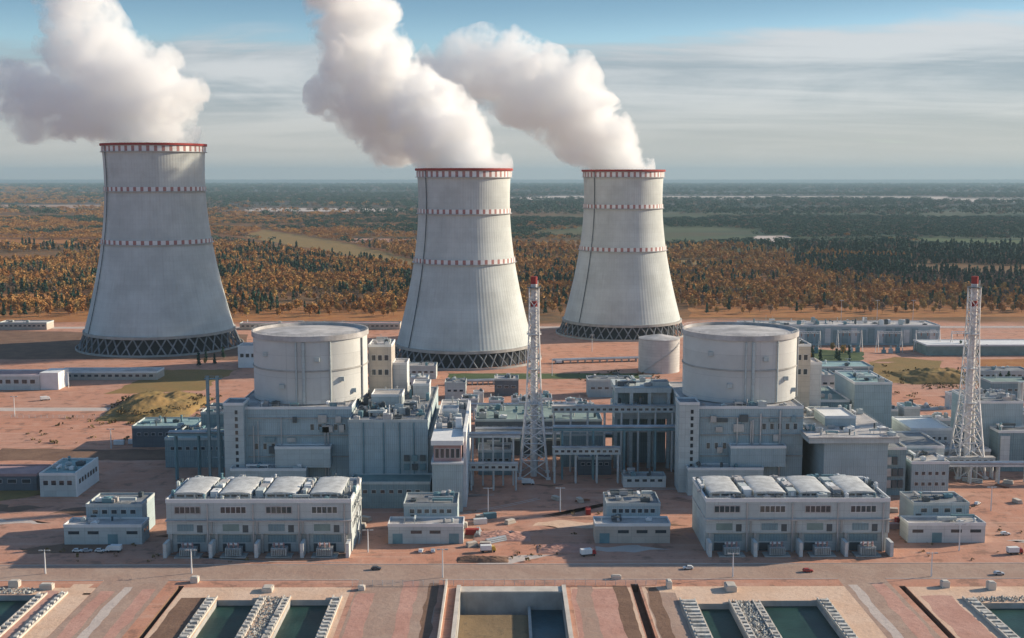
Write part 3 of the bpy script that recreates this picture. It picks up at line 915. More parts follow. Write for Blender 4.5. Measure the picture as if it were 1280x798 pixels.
# ------------------------------------------------------------------ service hall with four transformer bays (front)
def service_hall(ox, which):
    x0, x1, y0, y1, H = ox - 39.5, ox + 39.5, 490, 526, 22.4
    root = thing('service_hall', (ox, y0, 0), f'wide grey hall with four white vaulted roof lights before the {SIDE[which]} reactor', 'industrial building', 'front halls')
    bt = 8.4
    MB().box(x0, x1, y0 + 1.6, y1, 0, bt).build('lower_wall', M['wall_grey'], root)
    MB().box(x0, x1, y0, y1, bt + .003, 14.0).build('middle_wall', M['wall_grey'], root)
    MB().box(x0 - .3, x1 + .3, y0 - .9, y1, 14.003, 14.5).build('ledge', M['roof_pale'], root)
    MB().box(x0, x1, y0 + .2, y1, 14.503, H).build('upper_wall', M['wall_grey'], root)
    MB().box(x0 + .4, x1 - .4, y0 + .6, y1 - .4, H + .003, H + .1).build('roof', M['roof_grey'], root)
    parapet(root, x0, x1, y0 + .2, y1, H, 1.2, .6)
    for i in range(4):
        c = x0 + 10 + i * 19.5
        # long window strip with frames
        mb = MB().box(c - 6.6, c + 4.8, y0 + .06, y0 + .197, 17.0, 20.6)
        mb.build('window_surround', M['wall_white'] if i % 2 else M['roof_pale'], root)
        for k in range(5):
            a = c - 6.2 + k * 2.2
            w_ = MB().box(a, a + 1.8, y0 + .0, y0 + .057, 17.5, 20.1).build('window', M['glass'], root)
        # louvres and pipes on the middle band
        box('louvre_panel', M['roof_green'] if (i + which) % 2 else M['wall_teal'], root, c - 5.5, c + 1.5, y0 - .12, y0 - .003, 9.6, 12.6)
        box('door', M['steel_dark'], root, c + 3.0, c + 5.4, y0 - .1, y0 - .003, 9.0, 12.2)
        MB().tube((c + 7.6, y0 - .35, 0.0), (c + 7.6, y0 - .35, 21.5), .28).build('downpipe', M['pipe_metal'], root)
        box('pilaster', M['concrete'], root, c + 8.9, c + 9.7, y0 - .5, y0 - .003, bt, 13.9)
        box('bay_opening', M['steel_dark'], root, c - 6.0, c + 3.6, y0 + 1.46, y0 + 1.597, .1, 3.6)
        box('bay_panel', M['wall_teal'], root, c - 6.0, c + 6.0, y0 + 1.4, y0 + 1.597, 4.3, 7.4)
        for xx in (c - 8.2, c + 8.0):
            box('column', M['concrete'], root, xx - .5, xx + .5, y0 - .2, y0 + .8, 0, bt - .003)
        # roof light: barrel vault standing on the roof
        vx0, vx1, vy0, vy1 = c - 7.6, c + 5.6, y0 + 5, y1 - 5
        vb = MB().box(vx0, vx1, vy0, vy1, H + .1, H + 2.2).build('roof_light', M['wall_grey'], root)
        mb = MB(); K = 14; L = []
        for q in range(K + 1):
            t = PI * q / K
            L.append(((vx0 + vx1) / 2 - (vx1 - vx0) / 2 * math.cos(t) * 1.04, H + 2.203 + .85 * math.sin(t)))
        vs = [(x, vy0 - .5, z) for x, z in L] + [(x, vy1 + .5, z) for x, z in L]
        mb.add(vs, [(q, q + 1, K + 2 + q, K + 1 + q) for q in range(K)] + [tuple(range(K, -1, -1)), tuple(range(K + 1, 2 * K + 2)), (0, K + 1, 2 * K + 1, K)])
        v = mb.build('vault', M['vault'], vb)
        for k in range(3):
            a = vx0 + 1 + k * 4.0
            g = MB().box(a, a + 3.2, vy0 - .1, vy0 - .003, H + .8, H + 1.8).build('pane', M['glass'], vb)
        for k in range(5):
            yy = vy0 + 1 + k * (vy1 - vy0 - 2) / 4
            MB().box(vx1 + .003, vx1 + .5, yy - .3, yy + .3, H + .1, H + 2.2).build('rib', M['steel'], vb)
    for i in range(3):
        c = x0 + 10 + i * 19.5 + 9.0
        for q in range(3):
            MB().box(c - 1.6, c + 1.8, y0 + 7 + q * 8, y0 + 13 + q * 8, H + .1, H + 2.6 + .5 * ((q + i + which) % 2)).build('roof_unit', [M['white'], M['wall_grey'], M['roof_pale']][(q + i) % 3], root)
    clutter(root, x0 + 2, x1 - 2, y0 + 2, y0 + 4.5, H + .1, 30 + which, 12, 2.2)
    clutter(root, x0 + 2, x1 - 2, y1 - 4, y1 - 2, H + .1, 40 + which, 16, 3.0)
    for i in range(5):
        cx = x0 + 19.0 + (i - 1) * 19.5 + .5
        clutter(root, cx - 1.6, cx + 1.6, y0 + 7, y1 - 7, H + .1, 50 + which * 9 + i, 5, 3.6)
    windows(root, 6, y0 + 3, y1 - 3, 16.5, 19.5, x1, 'y')
    windows(root, 6, y0 + 3, y1 - 3, 9.6, 12.4, x1, 'y')
    MB().rail([(x0, y0 + .3, H + 1.2), (x1, y0 + .3, H + 1.2)]).build('railing', M['steel'], root)
    stairs_ext(root, x1 + 1.4, y0 + 12, 21)
    # firewalls and transformers
    for i in range(5):
        c = x0 + .9 + i * 19.3
        o = MB().box(c - .7, c + .7, y0 - 7.2, y0 - .6, 0, 6.2).build('firewall', M['wall_white'])
        tag(o, f'{["first", "second", "third", "fourth", "fifth"][i]} white firewall from the left at the transformers of the {SIDE[which]} front hall', 'firewall', 'white firewalls between transformers')
    for i in range(4):
        c = x0 + 10.3 + i * 19.3
        transformer(c, y0 - 4.5, f'{["first", "second", "third", "fourth"][i]} transformer from the left in the bays of the {SIDE[which]} front hall')
    return root
TR = []
def transformer(cx, cy, label):
    if TR:
        c = copy_tree(TR[0]); c.location = (cx, cy, 0); c['label'] = label; return c
    r = thing('transformer', (cx, cy, 0), label, 'transformer', 'transformers in the front bays')
    MB().box(cx - 5.5, cx + 5.5, cy - 3, cy + 3, 0, .5).build('plinth', M['concrete'], r)
    MB().box(cx - 3.4, cx + 3.4, cy - 1.7, cy + 1.7, .503, 4.0).build('tank', M['steel'], r, bevel=.1)
    for s_ in (-1, 1):
        mb = MB()
        for k in range(9):
            a = cx - 3 + k * .75
            mb.box(a - .12, a + .12, cy + s_ * 1.75 - (0 if s_ > 0 else 1.0), cy + s_ * 1.75 + (1.0 if s_ > 0 else 0), .9, 3.7)
        mb.build('radiator', M['wall_grey'], r)
    MB().tube((cx - 2.8, cy, 5.2), (cx + 1.6, cy, 5.2), .5, n=12).build('conservator', M['white'], r)
    for k in range(3):
        a = cx - 2 + k * 2
        mb = MB().tube((a, cy - .8, 4.0), (a, cy - 1.2, 6.4), .28, .14, 8)
        for q in range(5):
            z = 4.3 + q * .4
            mb.tube((a, cy - .86 - q * .06, z), (a, cy - .88 - q * .06, z + .12), .42, n=8)
        mb.build('bushing', M['roof_pink'], r)
    TR.append(r)
    return r
HX = (-105, 126)
for i, hx in enumerate(HX):
    service_hall(hx, i)

# ------------------------------------------------------------------ stepped pump houses along the road
def pump_house(x0, x1, label, seed, y0=502):
    r = thing('pump_house', ((x0 + x1) / 2, y0, 0), label, 'pump house', 'stepped pump houses along the road')
    v = seed % 4
    block(r, x0, x1, y0, y0 + 11, 0, 8.2, M[['wall_white', 'wall_grey', 'wall_grey', 'wall_beige'][v]], M['roof_pale'], 'front_wall')
    block(r, x0 + 6, x1 - 3, y0 + 11.2, y0 + 30, 0, 14.2, M['wall_blue'], M['roof_grey'], 'rear_wall', parmat=M['wall_grey'])
    n = 4; w_ = (x1 - x0) / n
    for i in range(n):
        c = x0 + w_ * (i + .5)
        if i == (v + 1) % 4 or (v == 2 and i == 0):
            box('gate', M['steel_teal'], r, c - 2.2, c + 2.2, y0 - .12, y0 - .003, .1, 4.6)
        else:
            box('window', M['glass'], r, c - 2.4, c + 2.4, y0 - .1, y0 - .003, 4.6, 6.0)
    windows(r, 4 + v, x0 + 8, x1 - 5, 10.6, 12.4, y0 + 11.2, frac=.5 + .06 * v)
    box('shutter', M['steel_dark'], r, x0 + 7 + v, x0 + 9.5 + v, y0 + 11.0, y0 + 11.19, 8.4, 9.9)
    windows(r, 2, y0 + 2, y0 + 10, 4.4, 6, x1, 'y')
    clutter(r, x0 + 2, x1 - 2, y0 + 2, y0 + 9, 8.35, seed, 5, 1.8)
    clutter(r, x0 + 8, x1 - 5, y0 + 14, y0 + 28, 14.35, seed + 5, 9, 2.4)
    MB().rail([(x0 + .2, y0 + .2, 9.1), (x1 - .2, y0 + .2, 9.1)]).build('railing', M['steel'], r)
    return r
pump_house(-193, -159, 'stepped grey pump house left of the left hand front hall', 61)
pump_house(-51, -18, 'stepped grey pump house right of the left hand front hall', 62)
pump_house(40, 73, 'stepped grey pump house left of the right hand front hall', 63)
pump_house(178, 212, 'stepped grey pump house at the right end of the row, past the right hand hall', 64)

# ------------------------------------------------------------------ reactor blocks
def reactor(ox, which):
    r = thing('reactor_building', (ox, 590, 0), f'{SIDE[which]} reactor building, a round pale containment drum rising from a blue grey block', 'reactor building', 'reactor buildings')
    dx = ox; dy = 627
    N = 96
    zt = 80.0
    MB().lathe(dx, dy, [(30.2, 43.8), (30.2, 76.5)], N).build('containment_drum', M['drum'], r, smooth=True)
    MB().lathe(dx, dy, [(30.25, 60.6), (30.65, 60.6), (30.65, 61.4), (30.25, 61.4)], N).build('joint_ring', M['concrete'], r)
    MB().lathe(dx, dy, [(30.2, 76.503), (31.0, 76.503), (31.0, 79.2), (30.2, 79.2), (30.2, 77.6), (0.02, 79.4)], N).build('drum_roof', M['roof_pale'], r)
    for k in range(16):
        t = 2 * PI * k / 16
        c, s_ = math.cos(t), math.sin(t)
        MB().box(-.7, .7, -.7, .7, 0, 1.4).build('roof_vent', M['wall_grey'], r).location = (dx + c * 27 - r.location.x, dy + s_ * 27 - r.location.y, 77.9)
    mb = MB()
    pts = [(dx + 30.8 * math.cos(2 * PI * k / 60), dy + 30.8 * math.sin(2 * PI * k / 60), 79.2) for k in range(61)]
    mb.rail(pts, 1.1, 3.2)
    mb.build('railing', M['steel'], r)
    # tall pipes and ladder on the drum
    for a in (-95, -88, -62, -20):
        x, y = dx + 30.7 * math.cos(R(a)), dy + 30.7 * math.sin(R(a))
        MB().tube((x, y, 44.2), (x, y, 76), .45 if a != -88 else .8).build('riser_pipe', M['wall_grey'] if a != -20 else M['steel'], r)
    for (a, z) in ((-110, 52), (-75, 66), (-50, 55), (-130, 68), (-35, 48)):
        x, y = dx + 30.6 * math.cos(R(a)), dy + 30.6 * math.sin(R(a))
        MB().box(x - 1.3, x + 1.3, y - .7, y + .7, z, z + 2.2).build('hatch', M['wall_grey'], r)
    # main block
    x0, x1 = ox - 33.5, ox + 26
    block(r, x0, x1, 590, 662, 0, 43.2, M['wall_blue'], M['roof_pale'], 'main_wall')
    block(r, x0 - .5, ox + 4, 580, 589.7, 0, 13.6, M['wall_grey'], M['roof_pale'], 'annex_wall')
    block(r, ox - 12, ox + 16, 583.5, 589.8, 13.95, 24, M['wall_grey'] if which == 0 else M['wall_blue'], M['roof_pale'], 'bay_wall')
    block(r, x0 - 4.5, x0 + 5.5, 586, 600, 0, 46, M['wall_grey'], M['roof_grey'], 'stair_tower_wall')
    for k in range(11):
        box('stair_window', M['opening'] if which else M['glass'], r, x0 + 1.2, x0 + 2.6, 585.86, 585.997, 6 + k * 3.5, 8 + k * 3.5)
    for lev, z in enumerate((18, 29, 38)):
        MB().box(x0 + 7, x1 + .3, 589.3, 589.997, z, z + .5).build('floor_band', M['concrete'], r)
    windows(r, 5, ox + 4, x1 - 2, 32, 35, 590, frac=.45)
    windows(r, 3, x0 + 9, ox - 12, 22, 25, 590, frac=.4)
    rnd = random.Random(99 + which)
    for k in range(9):
        a = rnd.uniform(x0 + 8, x1 - 5); z = rnd.choice([20, 26, 31, 36]); w_ = rnd.uniform(2, 6)
        mb = MB().box(a, a + w_, 588.6, 589.29, z, z + rnd.uniform(1.6, 4))
        mb.build('equipment_box', rnd.choice([M['wall_teal'], M['steel'], M['wall_white'], M['steel_dark']]), r)
    for k in range(5):
        a = rnd.uniform(x0 + 8, x1 - 3)
        MB().tube((a, 589.0, 2), (a, 589.0, rnd.uniform(34, 43)), rnd.uniform(.25, .5)).build('facade_pipe', M['pipe_metal'], r)
    MB().rail([(x0, 590.2, 44.1), (x1, 590.2, 44.1), (x1, 661, 44.1)]).build('railing', M['steel'], r)
    clutter(r, x0 + 7, x1 - 2, 591.5, 596, 43.35, 70 + which, 12, 3.0)
    clutter(r, x0 + 2, ox + 2, 582, 587.5, 13.75, 74 + which, 8, 2.4)
    # shaft tower at the right of the drum
    block(r, ox + 29.5, ox + 42, 640, 662, 0, 68, M['wall_beige'], M['roof_pale'], 'shaft_wall')
    windows(r, 3, ox + 30.5, ox + 41, 60, 63, 640)
    windows(r, 3, ox + 30.5, ox + 41, 52, 55, 640)
    clutter(r, ox + 31, ox + 41, 642, 660, 68.2, 78 + which, 7, 3)
    block(r, ox + 42.2, ox + 50, 646, 662, 0, 57, M['wall_white'], M['roof_pale'], 'lift_wall')
    return r
for i, hx in enumerate((-104, 127)):
    reactor(hx, i)

# ------------------------------------------------------------------ tall auxiliary block, left unit
def rows(parent, x0, x1, y, zs, n, frac=.5):
    for z in zs:
        windows(parent, n, x0, x1, z, z + 1.7, y, frac=frac)
a = thing('auxiliary_building', (-57, 575, 0), 'tall plain blue grey block joined to the right side of the left hand reactor building', 'industrial building')
block(a, -77.4, -38, 575, 668, 0, 39.5, M['wall_blue'], M['roof_grey'], 'wall', parmat=M['wall_grey'])
block(a, -75, -36, 558, 574.8, 0, 12.4, M['wall_teal'], M['roof_green'], 'annex_wall', parmat=M['wall_grey'])
MB().box(-37.99, -35, 578, 660, 0, 31).build('side_wall', M['wall_grey'], a)
clutter(a, -75, -40, 577, 610, 39.7, 80, 46, 4.0)
clutter(a, -75, -40, 610, 664, 39.7, 81, 48, 5.0)
block(a, -70, -54, 612, 628, 39.7, 45.5, M['wall_grey'], M['roof_pale'], 'penthouse_wall')
block(a, -50, -41, 636, 650, 39.7, 47, M['wall_white'], M['roof_pale'], 'penthouse_wall')
MB().rail([(-77, 575.3, 40.4), (-38.2, 575.3, 40.4), (-38.2, 667, 40.4)]).build('railing', M['steel'], a)
for x in (-70, -60, -52, -45):
    MB().tube((x, 574.6, 13), (x, 574.6, 39), .3).build('downpipe', M['steel_teal'], a)
rows(a, -74, -40, 558, (7.5,), 8)
for k in range(6):
    box('equipment_box', M['steel_dark'] if k % 2 else M['steel_teal'], a, -50 + (k % 3) * 4, -47.2 + (k % 3) * 4, 573.9, 574.79, 15 + (k // 3) * 4.5, 18 + (k // 3) * 4.5)

g = thing('stair_block', (-27, 551, 0), 'narrow tower with white ledges at the right end of the tall blue grey block', 'industrial building')
block(g, -34.5, -20, 551, 574, 0, 23.6, M['wall_blue'], M['roof_grey'], 'lower_wall', par=False)
MB().box(-35, -19.6, 550.2, 574, 23.75, 24.7).build('ledge', M['white'], g)
MB().box(-33.8, -20.6, 552, 574, 24.703, 33).build('recessed_wall', M['roof_pink'], g)
windows(g, 5, -33.4, -21, 26.5, 31, 552, frac=.7)
MB().box(-35, -19.6, 550.2, 574, 33.003, 35.3).build('ledge', M['white'], g)
block(g, -34.8, -20, 574.2, 652, 0, 35, M['wall_grey'], M['roof_pale'], 'rear_wall')
MB().box(-19.98, -18.4, 560, 640, 0, 37.5).build('side_wall', M['white'], g)  # white instead of the wall grey, painting in the sunlit right side
clutter(g, -34, -21, 577, 648, 35.2, 85, 34, 3.5)
block(g, -32, -24, 600, 610, 35.2, 40, M['wall_white'], M['roof_pale'], 'penthouse_wall')
MB().box(-24.2, -21, 575, 578.5, 36.2, 41).build('chimney', M['white'], g)

# ------------------------------------------------------------------ right unit auxiliary blocks
a = thing('auxiliary_building', (176, 575, 0), 'wide block with overhanging pale roof, right of the right hand reactor building', 'industrial building')
block(a, 160, 192, 575, 640, 0, 28.2, M['wall_blue'], M['roof_pale'], 'wall', par=False)
MB().box(152, 197, 573.5, 641, 28.35, 31.0).build('roof_slab', M['wall_grey'], a)
MB().box(151.6, 197.4, 573, 641.5, 31.003, 31.5).build('roof', M['roof_pale'], a)
block(a, 167, 183, 600, 622, 31.5, 36, M['wall_grey'], M['white'], 'penthouse_wall')
clutter(a, 153, 196, 576, 598, 31.5, 90, 26, 2.8)
clutter(a, 153, 196, 624, 640, 31.5, 91, 22, 4.2)
MB().rail([(152, 573.4, 31.5), (197, 573.4, 31.5), (197, 641, 31.5)]).build('railing', M['white'], a)
block(a, 192.2, 203, 580, 630, 0, 24, M['wall_teal'], M['roof_grey'], 'side_wall')
for k in range(8):
    box('equipment_box', M['steel_dark'] if k % 3 else M['steel'], a, 193 + (k % 3) * 3.1, 195.4 + (k % 3) * 3.1, 579.2, 579.99, 4 + (k // 3) * 6, 8 + (k // 3) * 6)
clutter(a, 193, 202, 582, 628, 24.2, 92, 16, 3)

b = thing('switchgear_building', (207, 655, 0), 'blue box shaped building behind the overhanging pale roof of the right unit', 'industrial building')
block(b, 197, 218, 650, 690, 0, 45, M['wall_blue'], M['roof_teal'], 'wall')
block(b, 150, 196, 655, 700, 0, 34, M['wall_teal'], M['roof_green'], 'side_wall')
clutter(b, 152, 194, 657, 698, 34.2, 93, 40, 4.5)
clutter(b, 199, 216, 652, 688, 45.2, 94, 12, 2.5)

g = thing('stair_block', (215, 580, 0), 'small blue grey box building left of the foot of the right hand vent stack', 'industrial building')
block(g, 206, 225, 580, 600, 0, 16.6, M['wall_blue'], M['roof_pale'], 'wall')
block(g, 210, 230, 600.2, 636, 0, 20, M['wall_grey'], M['roof_grey'], 'rear_wall')
clutter(g, 208, 224, 582, 598, 16.8, 95, 9, 2.5)
rows(g, 207, 224, 580, (5, 10.5), 5)
b = thing('workshop', (237, 640, 0), 'long building with bright white roof behind the right hand vent stack', 'industrial building')
block(b, 226, 249, 640, 672, 0, 20.8, M['wall_white'], M['white'], 'wall')
block(b, 226, 266, 628, 639.8, 0, 11.6, M['wall_beige'], M['white'], 'annex_wall')
rows(b, 228, 247, 640, (15,), 6)
clutter(b, 228, 264, 630, 638, 11.8, 96, 10, 2)
b = thing('blue_plant_building', (272, 628, 0), 'dark blue and grey plant building at the right edge, beyond the right hand vent stack', 'industrial building')
block(b, 262, 288, 640, 676, 0, 36, M['wall_blue'], M['roof_grey'], 'wall')
block(b, 270, 330, 628, 639.8, 0, 22, M['wall_teal'], M['roof_grey'], 'front_wall')
for k in range(4):
    box('pale_bay', M['wall_white'], b, 271 + k * 14, 276 + k * 14, 627.2, 627.99, 4, 20)
MB().tube((290.5, 650, 0), (290.5, 650, 46), 1.6, n=16).build('flue', M['steel'], b)
clutter(b, 264, 286, 642, 674, 36.2, 97, 22, 4)
clutter(b, 272, 328, 630, 638, 22.2, 98, 14, 3)

# ------------------------------------------------------------------ pipe trestles and dark halls between the units
def trestle(name, x0, x1, y, z, n, label, mats=(0,), depth=4.0):
    r = thing(name, ((x0 + x1) / 2, y, 0), label, 'pipe bridge', 'pipe bridges')
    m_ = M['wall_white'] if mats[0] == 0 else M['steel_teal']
    box('deck', m_, r, x0, x1, y, y + depth, z, z + 1.3)
    for k in range(n):
        x = x0 + (x1 - x0) * (k + .3) / n
        mb = MB().box(x - .45, x + .45, y + .2, y + 1.1, 0, z - .003).box(x - .45, x + .45, y + depth - 1.1, y + depth - .2, 0, z - .003)
        mb.beam((x, y + .6, z * .4), (x, y + depth - .6, z * .8), .25)
        mb.build('column', m_, r)
    for k, rr_ in enumerate((.55, .4, .7, .35)):
        MB().tube((x0, y + .6 + k * .95, z + 1.35 + rr_), (x1, y + .6 + k * .95, z + 1.35 + rr_), rr_, n=10).build('pipe', M['pipe_metal'] if k % 2 == 0 else M['steel'], r)
    MB().rail([(x0, y + .1, z + 1.3), (x1, y + .1, z + 1.3)]).build('railing', M['steel'], r)
    return r
trestle('pipe_bridge', -18, 8.5, 600, 25.5, 5, 'pale pipe bridge between the narrow tower and the left hand vent stack')
trestle('pipe_bridge', 26, 92, 612, 26.5, 4, 'long teal pipe bridge on thin columns leading to the right hand reactor building', (1,), 5)
trestle('pipe_bridge', -18, 90, 660, 12.0, 9, 'low teal pipe bridge in the shade behind the left hand vent stack', (1,), 5)
trestle('pipe_bridge', -178, -142, 612, 24, 3, 'teal pipe bridge in the shade at the left of the left hand reactor building', (1,), 4)

h = thing('turbine_hall', (30, 690, 0), 'low dark hall in shadow between the two reactor buildings', 'industrial building')
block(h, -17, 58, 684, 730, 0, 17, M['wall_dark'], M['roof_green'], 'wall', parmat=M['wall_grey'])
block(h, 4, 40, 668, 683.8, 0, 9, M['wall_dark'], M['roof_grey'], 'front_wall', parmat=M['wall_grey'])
clutter(h, -15, 56, 686, 728, 17.2, 101, 44, 3.5)
rows(h, -14, 56, 684, (12,), 12)
t_ = thing('steam_pipe_tower', (75, 640, 0), 'grey open framed building against the left side of the right hand reactor', 'industrial building')
for (x0, x1, z0, z1) in ((61, 92, 27.9, 34), (61, 92, 42.5, 45.4)):
    box('floor_slab', M['wall_grey'], t_, x0, x1, 636, 664, z0, z1)
for x in (61.5, 70, 80, 90.5):
    box('column', M['wall_grey'], t_, x - .9, x + .9, 636.2, 638, 0, 27.89)
    box('upper_column', M['wall_grey'], t_, x - .9, x + .9, 636.2, 638, 34.003, 42.49)
box('rear_wall', M['wall_teal'], t_, 62, 91, 650, 663, 0, 42)
block(t_, 82, 91, 640, 648, 34.01, 48, M['wall_grey'], M['roof_grey'], 'stair_wall', par=False)
clutter(t_, 62, 90, 637, 662, 45.4, 102, 18, 2.5)
clutter(t_, 63, 79, 638.5, 648, 34.01, 103, 8, 4)
for i, (x0, x1, y0, y1, z1, wm, rm, lab) in enumerate([
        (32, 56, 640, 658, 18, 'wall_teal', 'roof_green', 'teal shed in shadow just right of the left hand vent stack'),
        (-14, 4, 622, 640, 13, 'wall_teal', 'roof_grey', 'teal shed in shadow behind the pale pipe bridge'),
        (62, 84, 596, 606, 5, 'wall_white', 'roof_pale', 'small pale hut in the shade left of the right hand reactor building'),
        (40, 58, 622, 634, 9, 'wall_dark', 'roof_grey', 'small dark shed under the long teal pipe bridge')]):
    s_ = thing('shed', ((x0 + x1) / 2, y0, 0), lab, 'shed')
    block(s_, x0, x1, y0, y1, 0, z1, M[wm], M[rm], 'wall', parmat=M['wall_grey'])
    windows(s_, 5, x0 + 1, x1 - 1, z1 * .6, z1 * .6 + 1.4, y0)
    clutter(s_, x0 + 1, x1 - 1, y0 + 1, y1 - 1, z1 + .2, 110 + i, 6, 2)

# ------------------------------------------------------------------ lattice vent stacks
def vent_stack(cx, cy, label):
    r = thing('vent_stack', (cx, cy, 0), label, 'vent stack', 'lattice vent stacks')
    def hw(z):
        if z < 40: return 7.6 - 3.6 * (z / 40)
        return max(2.45, 4.0 - 1.55 * (z - 40) / 45)
    levels = [0, 10, 19, 27, 34, 40] + [40 + 6.2 * k for k in range(1, 11)]
    cor = [(-1, -1), (1, -1), (1, 1), (-1, 1)]
    for (a, b) in cor:
        mb = MB()
        for z0, z1 in zip(levels[:-1], levels[1:]):
            w_ = .8 if z0 < 40 else .5
            mb.beam((cx + a * hw(z0), cy + b * hw(z0), z0), (cx + a * hw(z1), cy + b * hw(z1), z1), w_)
        mb.box(cx + a * 7.6 - 1.2, cx + a * 7.6 + 1.2, cy + b * 7.6 - 1.2, cy + b * 7.6 + 1.2, 0, 1.1)
        mb.build('leg', M['mast'], r)
    mb = MB()
    for i, (z0, z1) in enumerate(zip(levels[:-1], levels[1:])):
        w_ = .42 if z0 < 40 else .28
        for k in range(4):
            p, q = cor[k], cor[(k + 1) % 4]
            P0 = (cx + p[0] * hw(z0), cy + p[1] * hw(z0), z0); Q0 = (cx + q[0] * hw(z0), cy + q[1] * hw(z0), z0)
            P1 = (cx + p[0] * hw(z1), cy + p[1] * hw(z1), z1); Q1 = (cx + q[0] * hw(z1), cy + q[1] * hw(z1), z1)
            if z0 > 0: mb.beam(P0, Q0, w_)
            mb.beam(P0, Q1, w_); mb.beam(Q0, P1, w_)
    mb.build('bracing', M['mast'], r)
    for k, (z0, z1) in enumerate([(0, 22), (22, 34), (34, 46), (46, 58), (58, 70), (70, 82), (82, 92), (92, 95), (95, 104), (104, 108)]):
        red = k in (7, 9)
        MB().tube((cx, cy, z0 + .003), (cx, cy, z1), 1.75, n=20).build('flue_section', M['red'] if red else M['mast'], r, smooth=True)
    for z in (40, 58.6, 77.2, 102):
        mb = MB().lathe(cx, cy, [(1.8, z), (3.9, z), (3.9, z + .3), (1.8, z + .3)], 16)
        mb.rail([(cx + 3.8 * math.cos(2 * PI * k / 12), cy + 3.8 * math.sin(2 * PI * k / 12), z + .3) for k in range(13)], 1.1, 9)
        mb.build('platform', M['steel_dark'] if z > 100 else M['white'], r)
    MB().beam((cx + 1.9, cy - 1.9, 2), (cx + 1.9, cy - 1.9, 106), .35).build('ladder', M['steel'], r)
    return r
vent_stack(15.9, 620, 'white lattice vent stack between the two units, before the middle cooling tower')
vent_stack(249.7, 620, 'white lattice vent stack near the right edge')

# ------------------------------------------------------------------ left side buildings
b = thing('storage_building', (-215, 580, 0), 'small building with turquoise roof and bright sunlit right wall, left of the left unit', 'industrial building')
block(b, -234, -216, 580, 612, 0, 11.4, M['wall_grey'], M['roof_teal'], 'wall')
MB().box(-215.99, -215.3, 580, 612, 0, 12.8).build('side_wall', M['white'], b)  # white paint stands in for sunlight on this grey building's right wall
windows(b, 4, -233, -217, 6, 8.4, 580); windows(b, 7, 582, 610, 6, 8.4, -215.3, 'y', frame=M['wall_grey'])
clutter(b, -232, -218, 583, 610, 11.6, 120, 9, 2)
b = thing('storage_building', (-262, 592, 0), 'low building with pink brown roof at the left edge', 'industrial building')
block(b, -310, -240.5, 592, 612, 0, 8, M['wall_dark'], M['roof_pink'], 'wall', parmat=M['roof_pink'])
windows(b, 9, -308, -242, 4, 6, 592)
b = thing('long_shed', (-316, 925, 0), 'long low shed with pale roof in front of the tallest cooling tower', 'industrial building')
block(b, -356, -276, 925, 945, 0, 6, M['wall_beige'], M['roof_pale'], 'wall')
windows(b, 14, -354, -278, 2.5, 4.5, 925)
b = thing('long_shed', (-380, 881, 0), 'long grey green shed with a bright white sunlit end wall, far left', 'industrial building')
block(b, -430, -352, 881, 905, 0, 11, M['wall_grey'], M['roof_pink'], 'wall')
MB().box(-351.99, -338, 882, 904, 0, 13).build('end_wall', M['white'], b)  # end made white to paint in the sunlight on it
windows(b, 12, -428, -354, 5, 8, 881)
b = thing('small_building', (-219, 985, 0), 'bright white cube building at the right foot of the tallest cooling tower', 'industrial building')
block(b, -225, -209, 985, 1005, 0, 18, M['white'], M['roof_pale'], 'wall')
windows(b, 3, -224, -210, 9, 12, 985)
b = thing('workshop', (-168, 620, 0), 'shaded teal roofed workshop left of the left hand reactor', 'industrial building')
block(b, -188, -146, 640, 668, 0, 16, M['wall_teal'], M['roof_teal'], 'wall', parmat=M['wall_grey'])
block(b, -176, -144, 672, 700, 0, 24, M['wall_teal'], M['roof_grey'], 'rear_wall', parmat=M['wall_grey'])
rows(b, -186, -148, 640, (10,), 9)
clutter(b, -186, -148, 642, 666, 16.2, 121, 18, 3); clutter(b, -174, -146, 674, 698, 24.2, 122, 12, 3)
b = thing('workshop', (-200, 690, 0), 'flat roofed building in shade in front of the ochre earth bank', 'industrial building')
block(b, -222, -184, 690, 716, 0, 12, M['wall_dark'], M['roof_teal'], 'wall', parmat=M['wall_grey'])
clutter(b, -220, -186, 692, 714, 12.2, 123, 12, 3)
rows(b, -220, -186, 690, (7,), 8)
b = thing('shaft_tower', (-151, 602, 0), 'pair of slim teal shaft towers joined by platforms, left of the left hand reactor', 'service tower')
for x in (-153.6, -148.6):
    box('shaft', M['wall_teal'], b, x - .7, x + .7, 601, 602.4, 0, 58)
for z in (14, 28, 42, 56):
    box('platform', M['steel_teal'], b, -155.5, -146.7, 602.41, 604.4, z, z + .5)
MB().rail([(-155.5, 604.2, 56.5), (-146.7, 604.2, 56.5)]).build('railing', M['steel'], b)

# ------------------------------------------------------------------ things behind the units
tk = thing('storage_tank', (129, 968, 0), 'large pale cylindrical storage tank just left of the right hand reactor drum', 'storage tank')
MB().lathe(129, 968, [(17, 0), (17, 27)], 64).build('tank_wall', M['tank'], tk, smooth=True)
MB().lathe(129, 968, [(17.2, 27.003), (17.2, 27.6), (0.02, 31)], 64).build('tank_roof', M['roof_pale'], tk, smooth=True)
mb = MB()
for k in range(26):
    t = R(-150) + R(5) * k
    mb.box(129 + 17.6 * math.cos(t) - .5, 129 + 17.6 * math.cos(t) + .5, 968 + 17.6 * math.sin(t) - .5, 968 + 17.6 * math.sin(t) + .5, k, k + .3)
mb.build('spiral_stair', M['steel'], tk)
b = thing('long_warehouse', (324, 1116, 0), 'very long blue grey warehouse with pale roof edge beyond the right hand unit', 'warehouse')
block(b, 230, 418, 1116, 1152, 0, 18.6, M['wall_blue'], M['roof_pale'], 'wall')
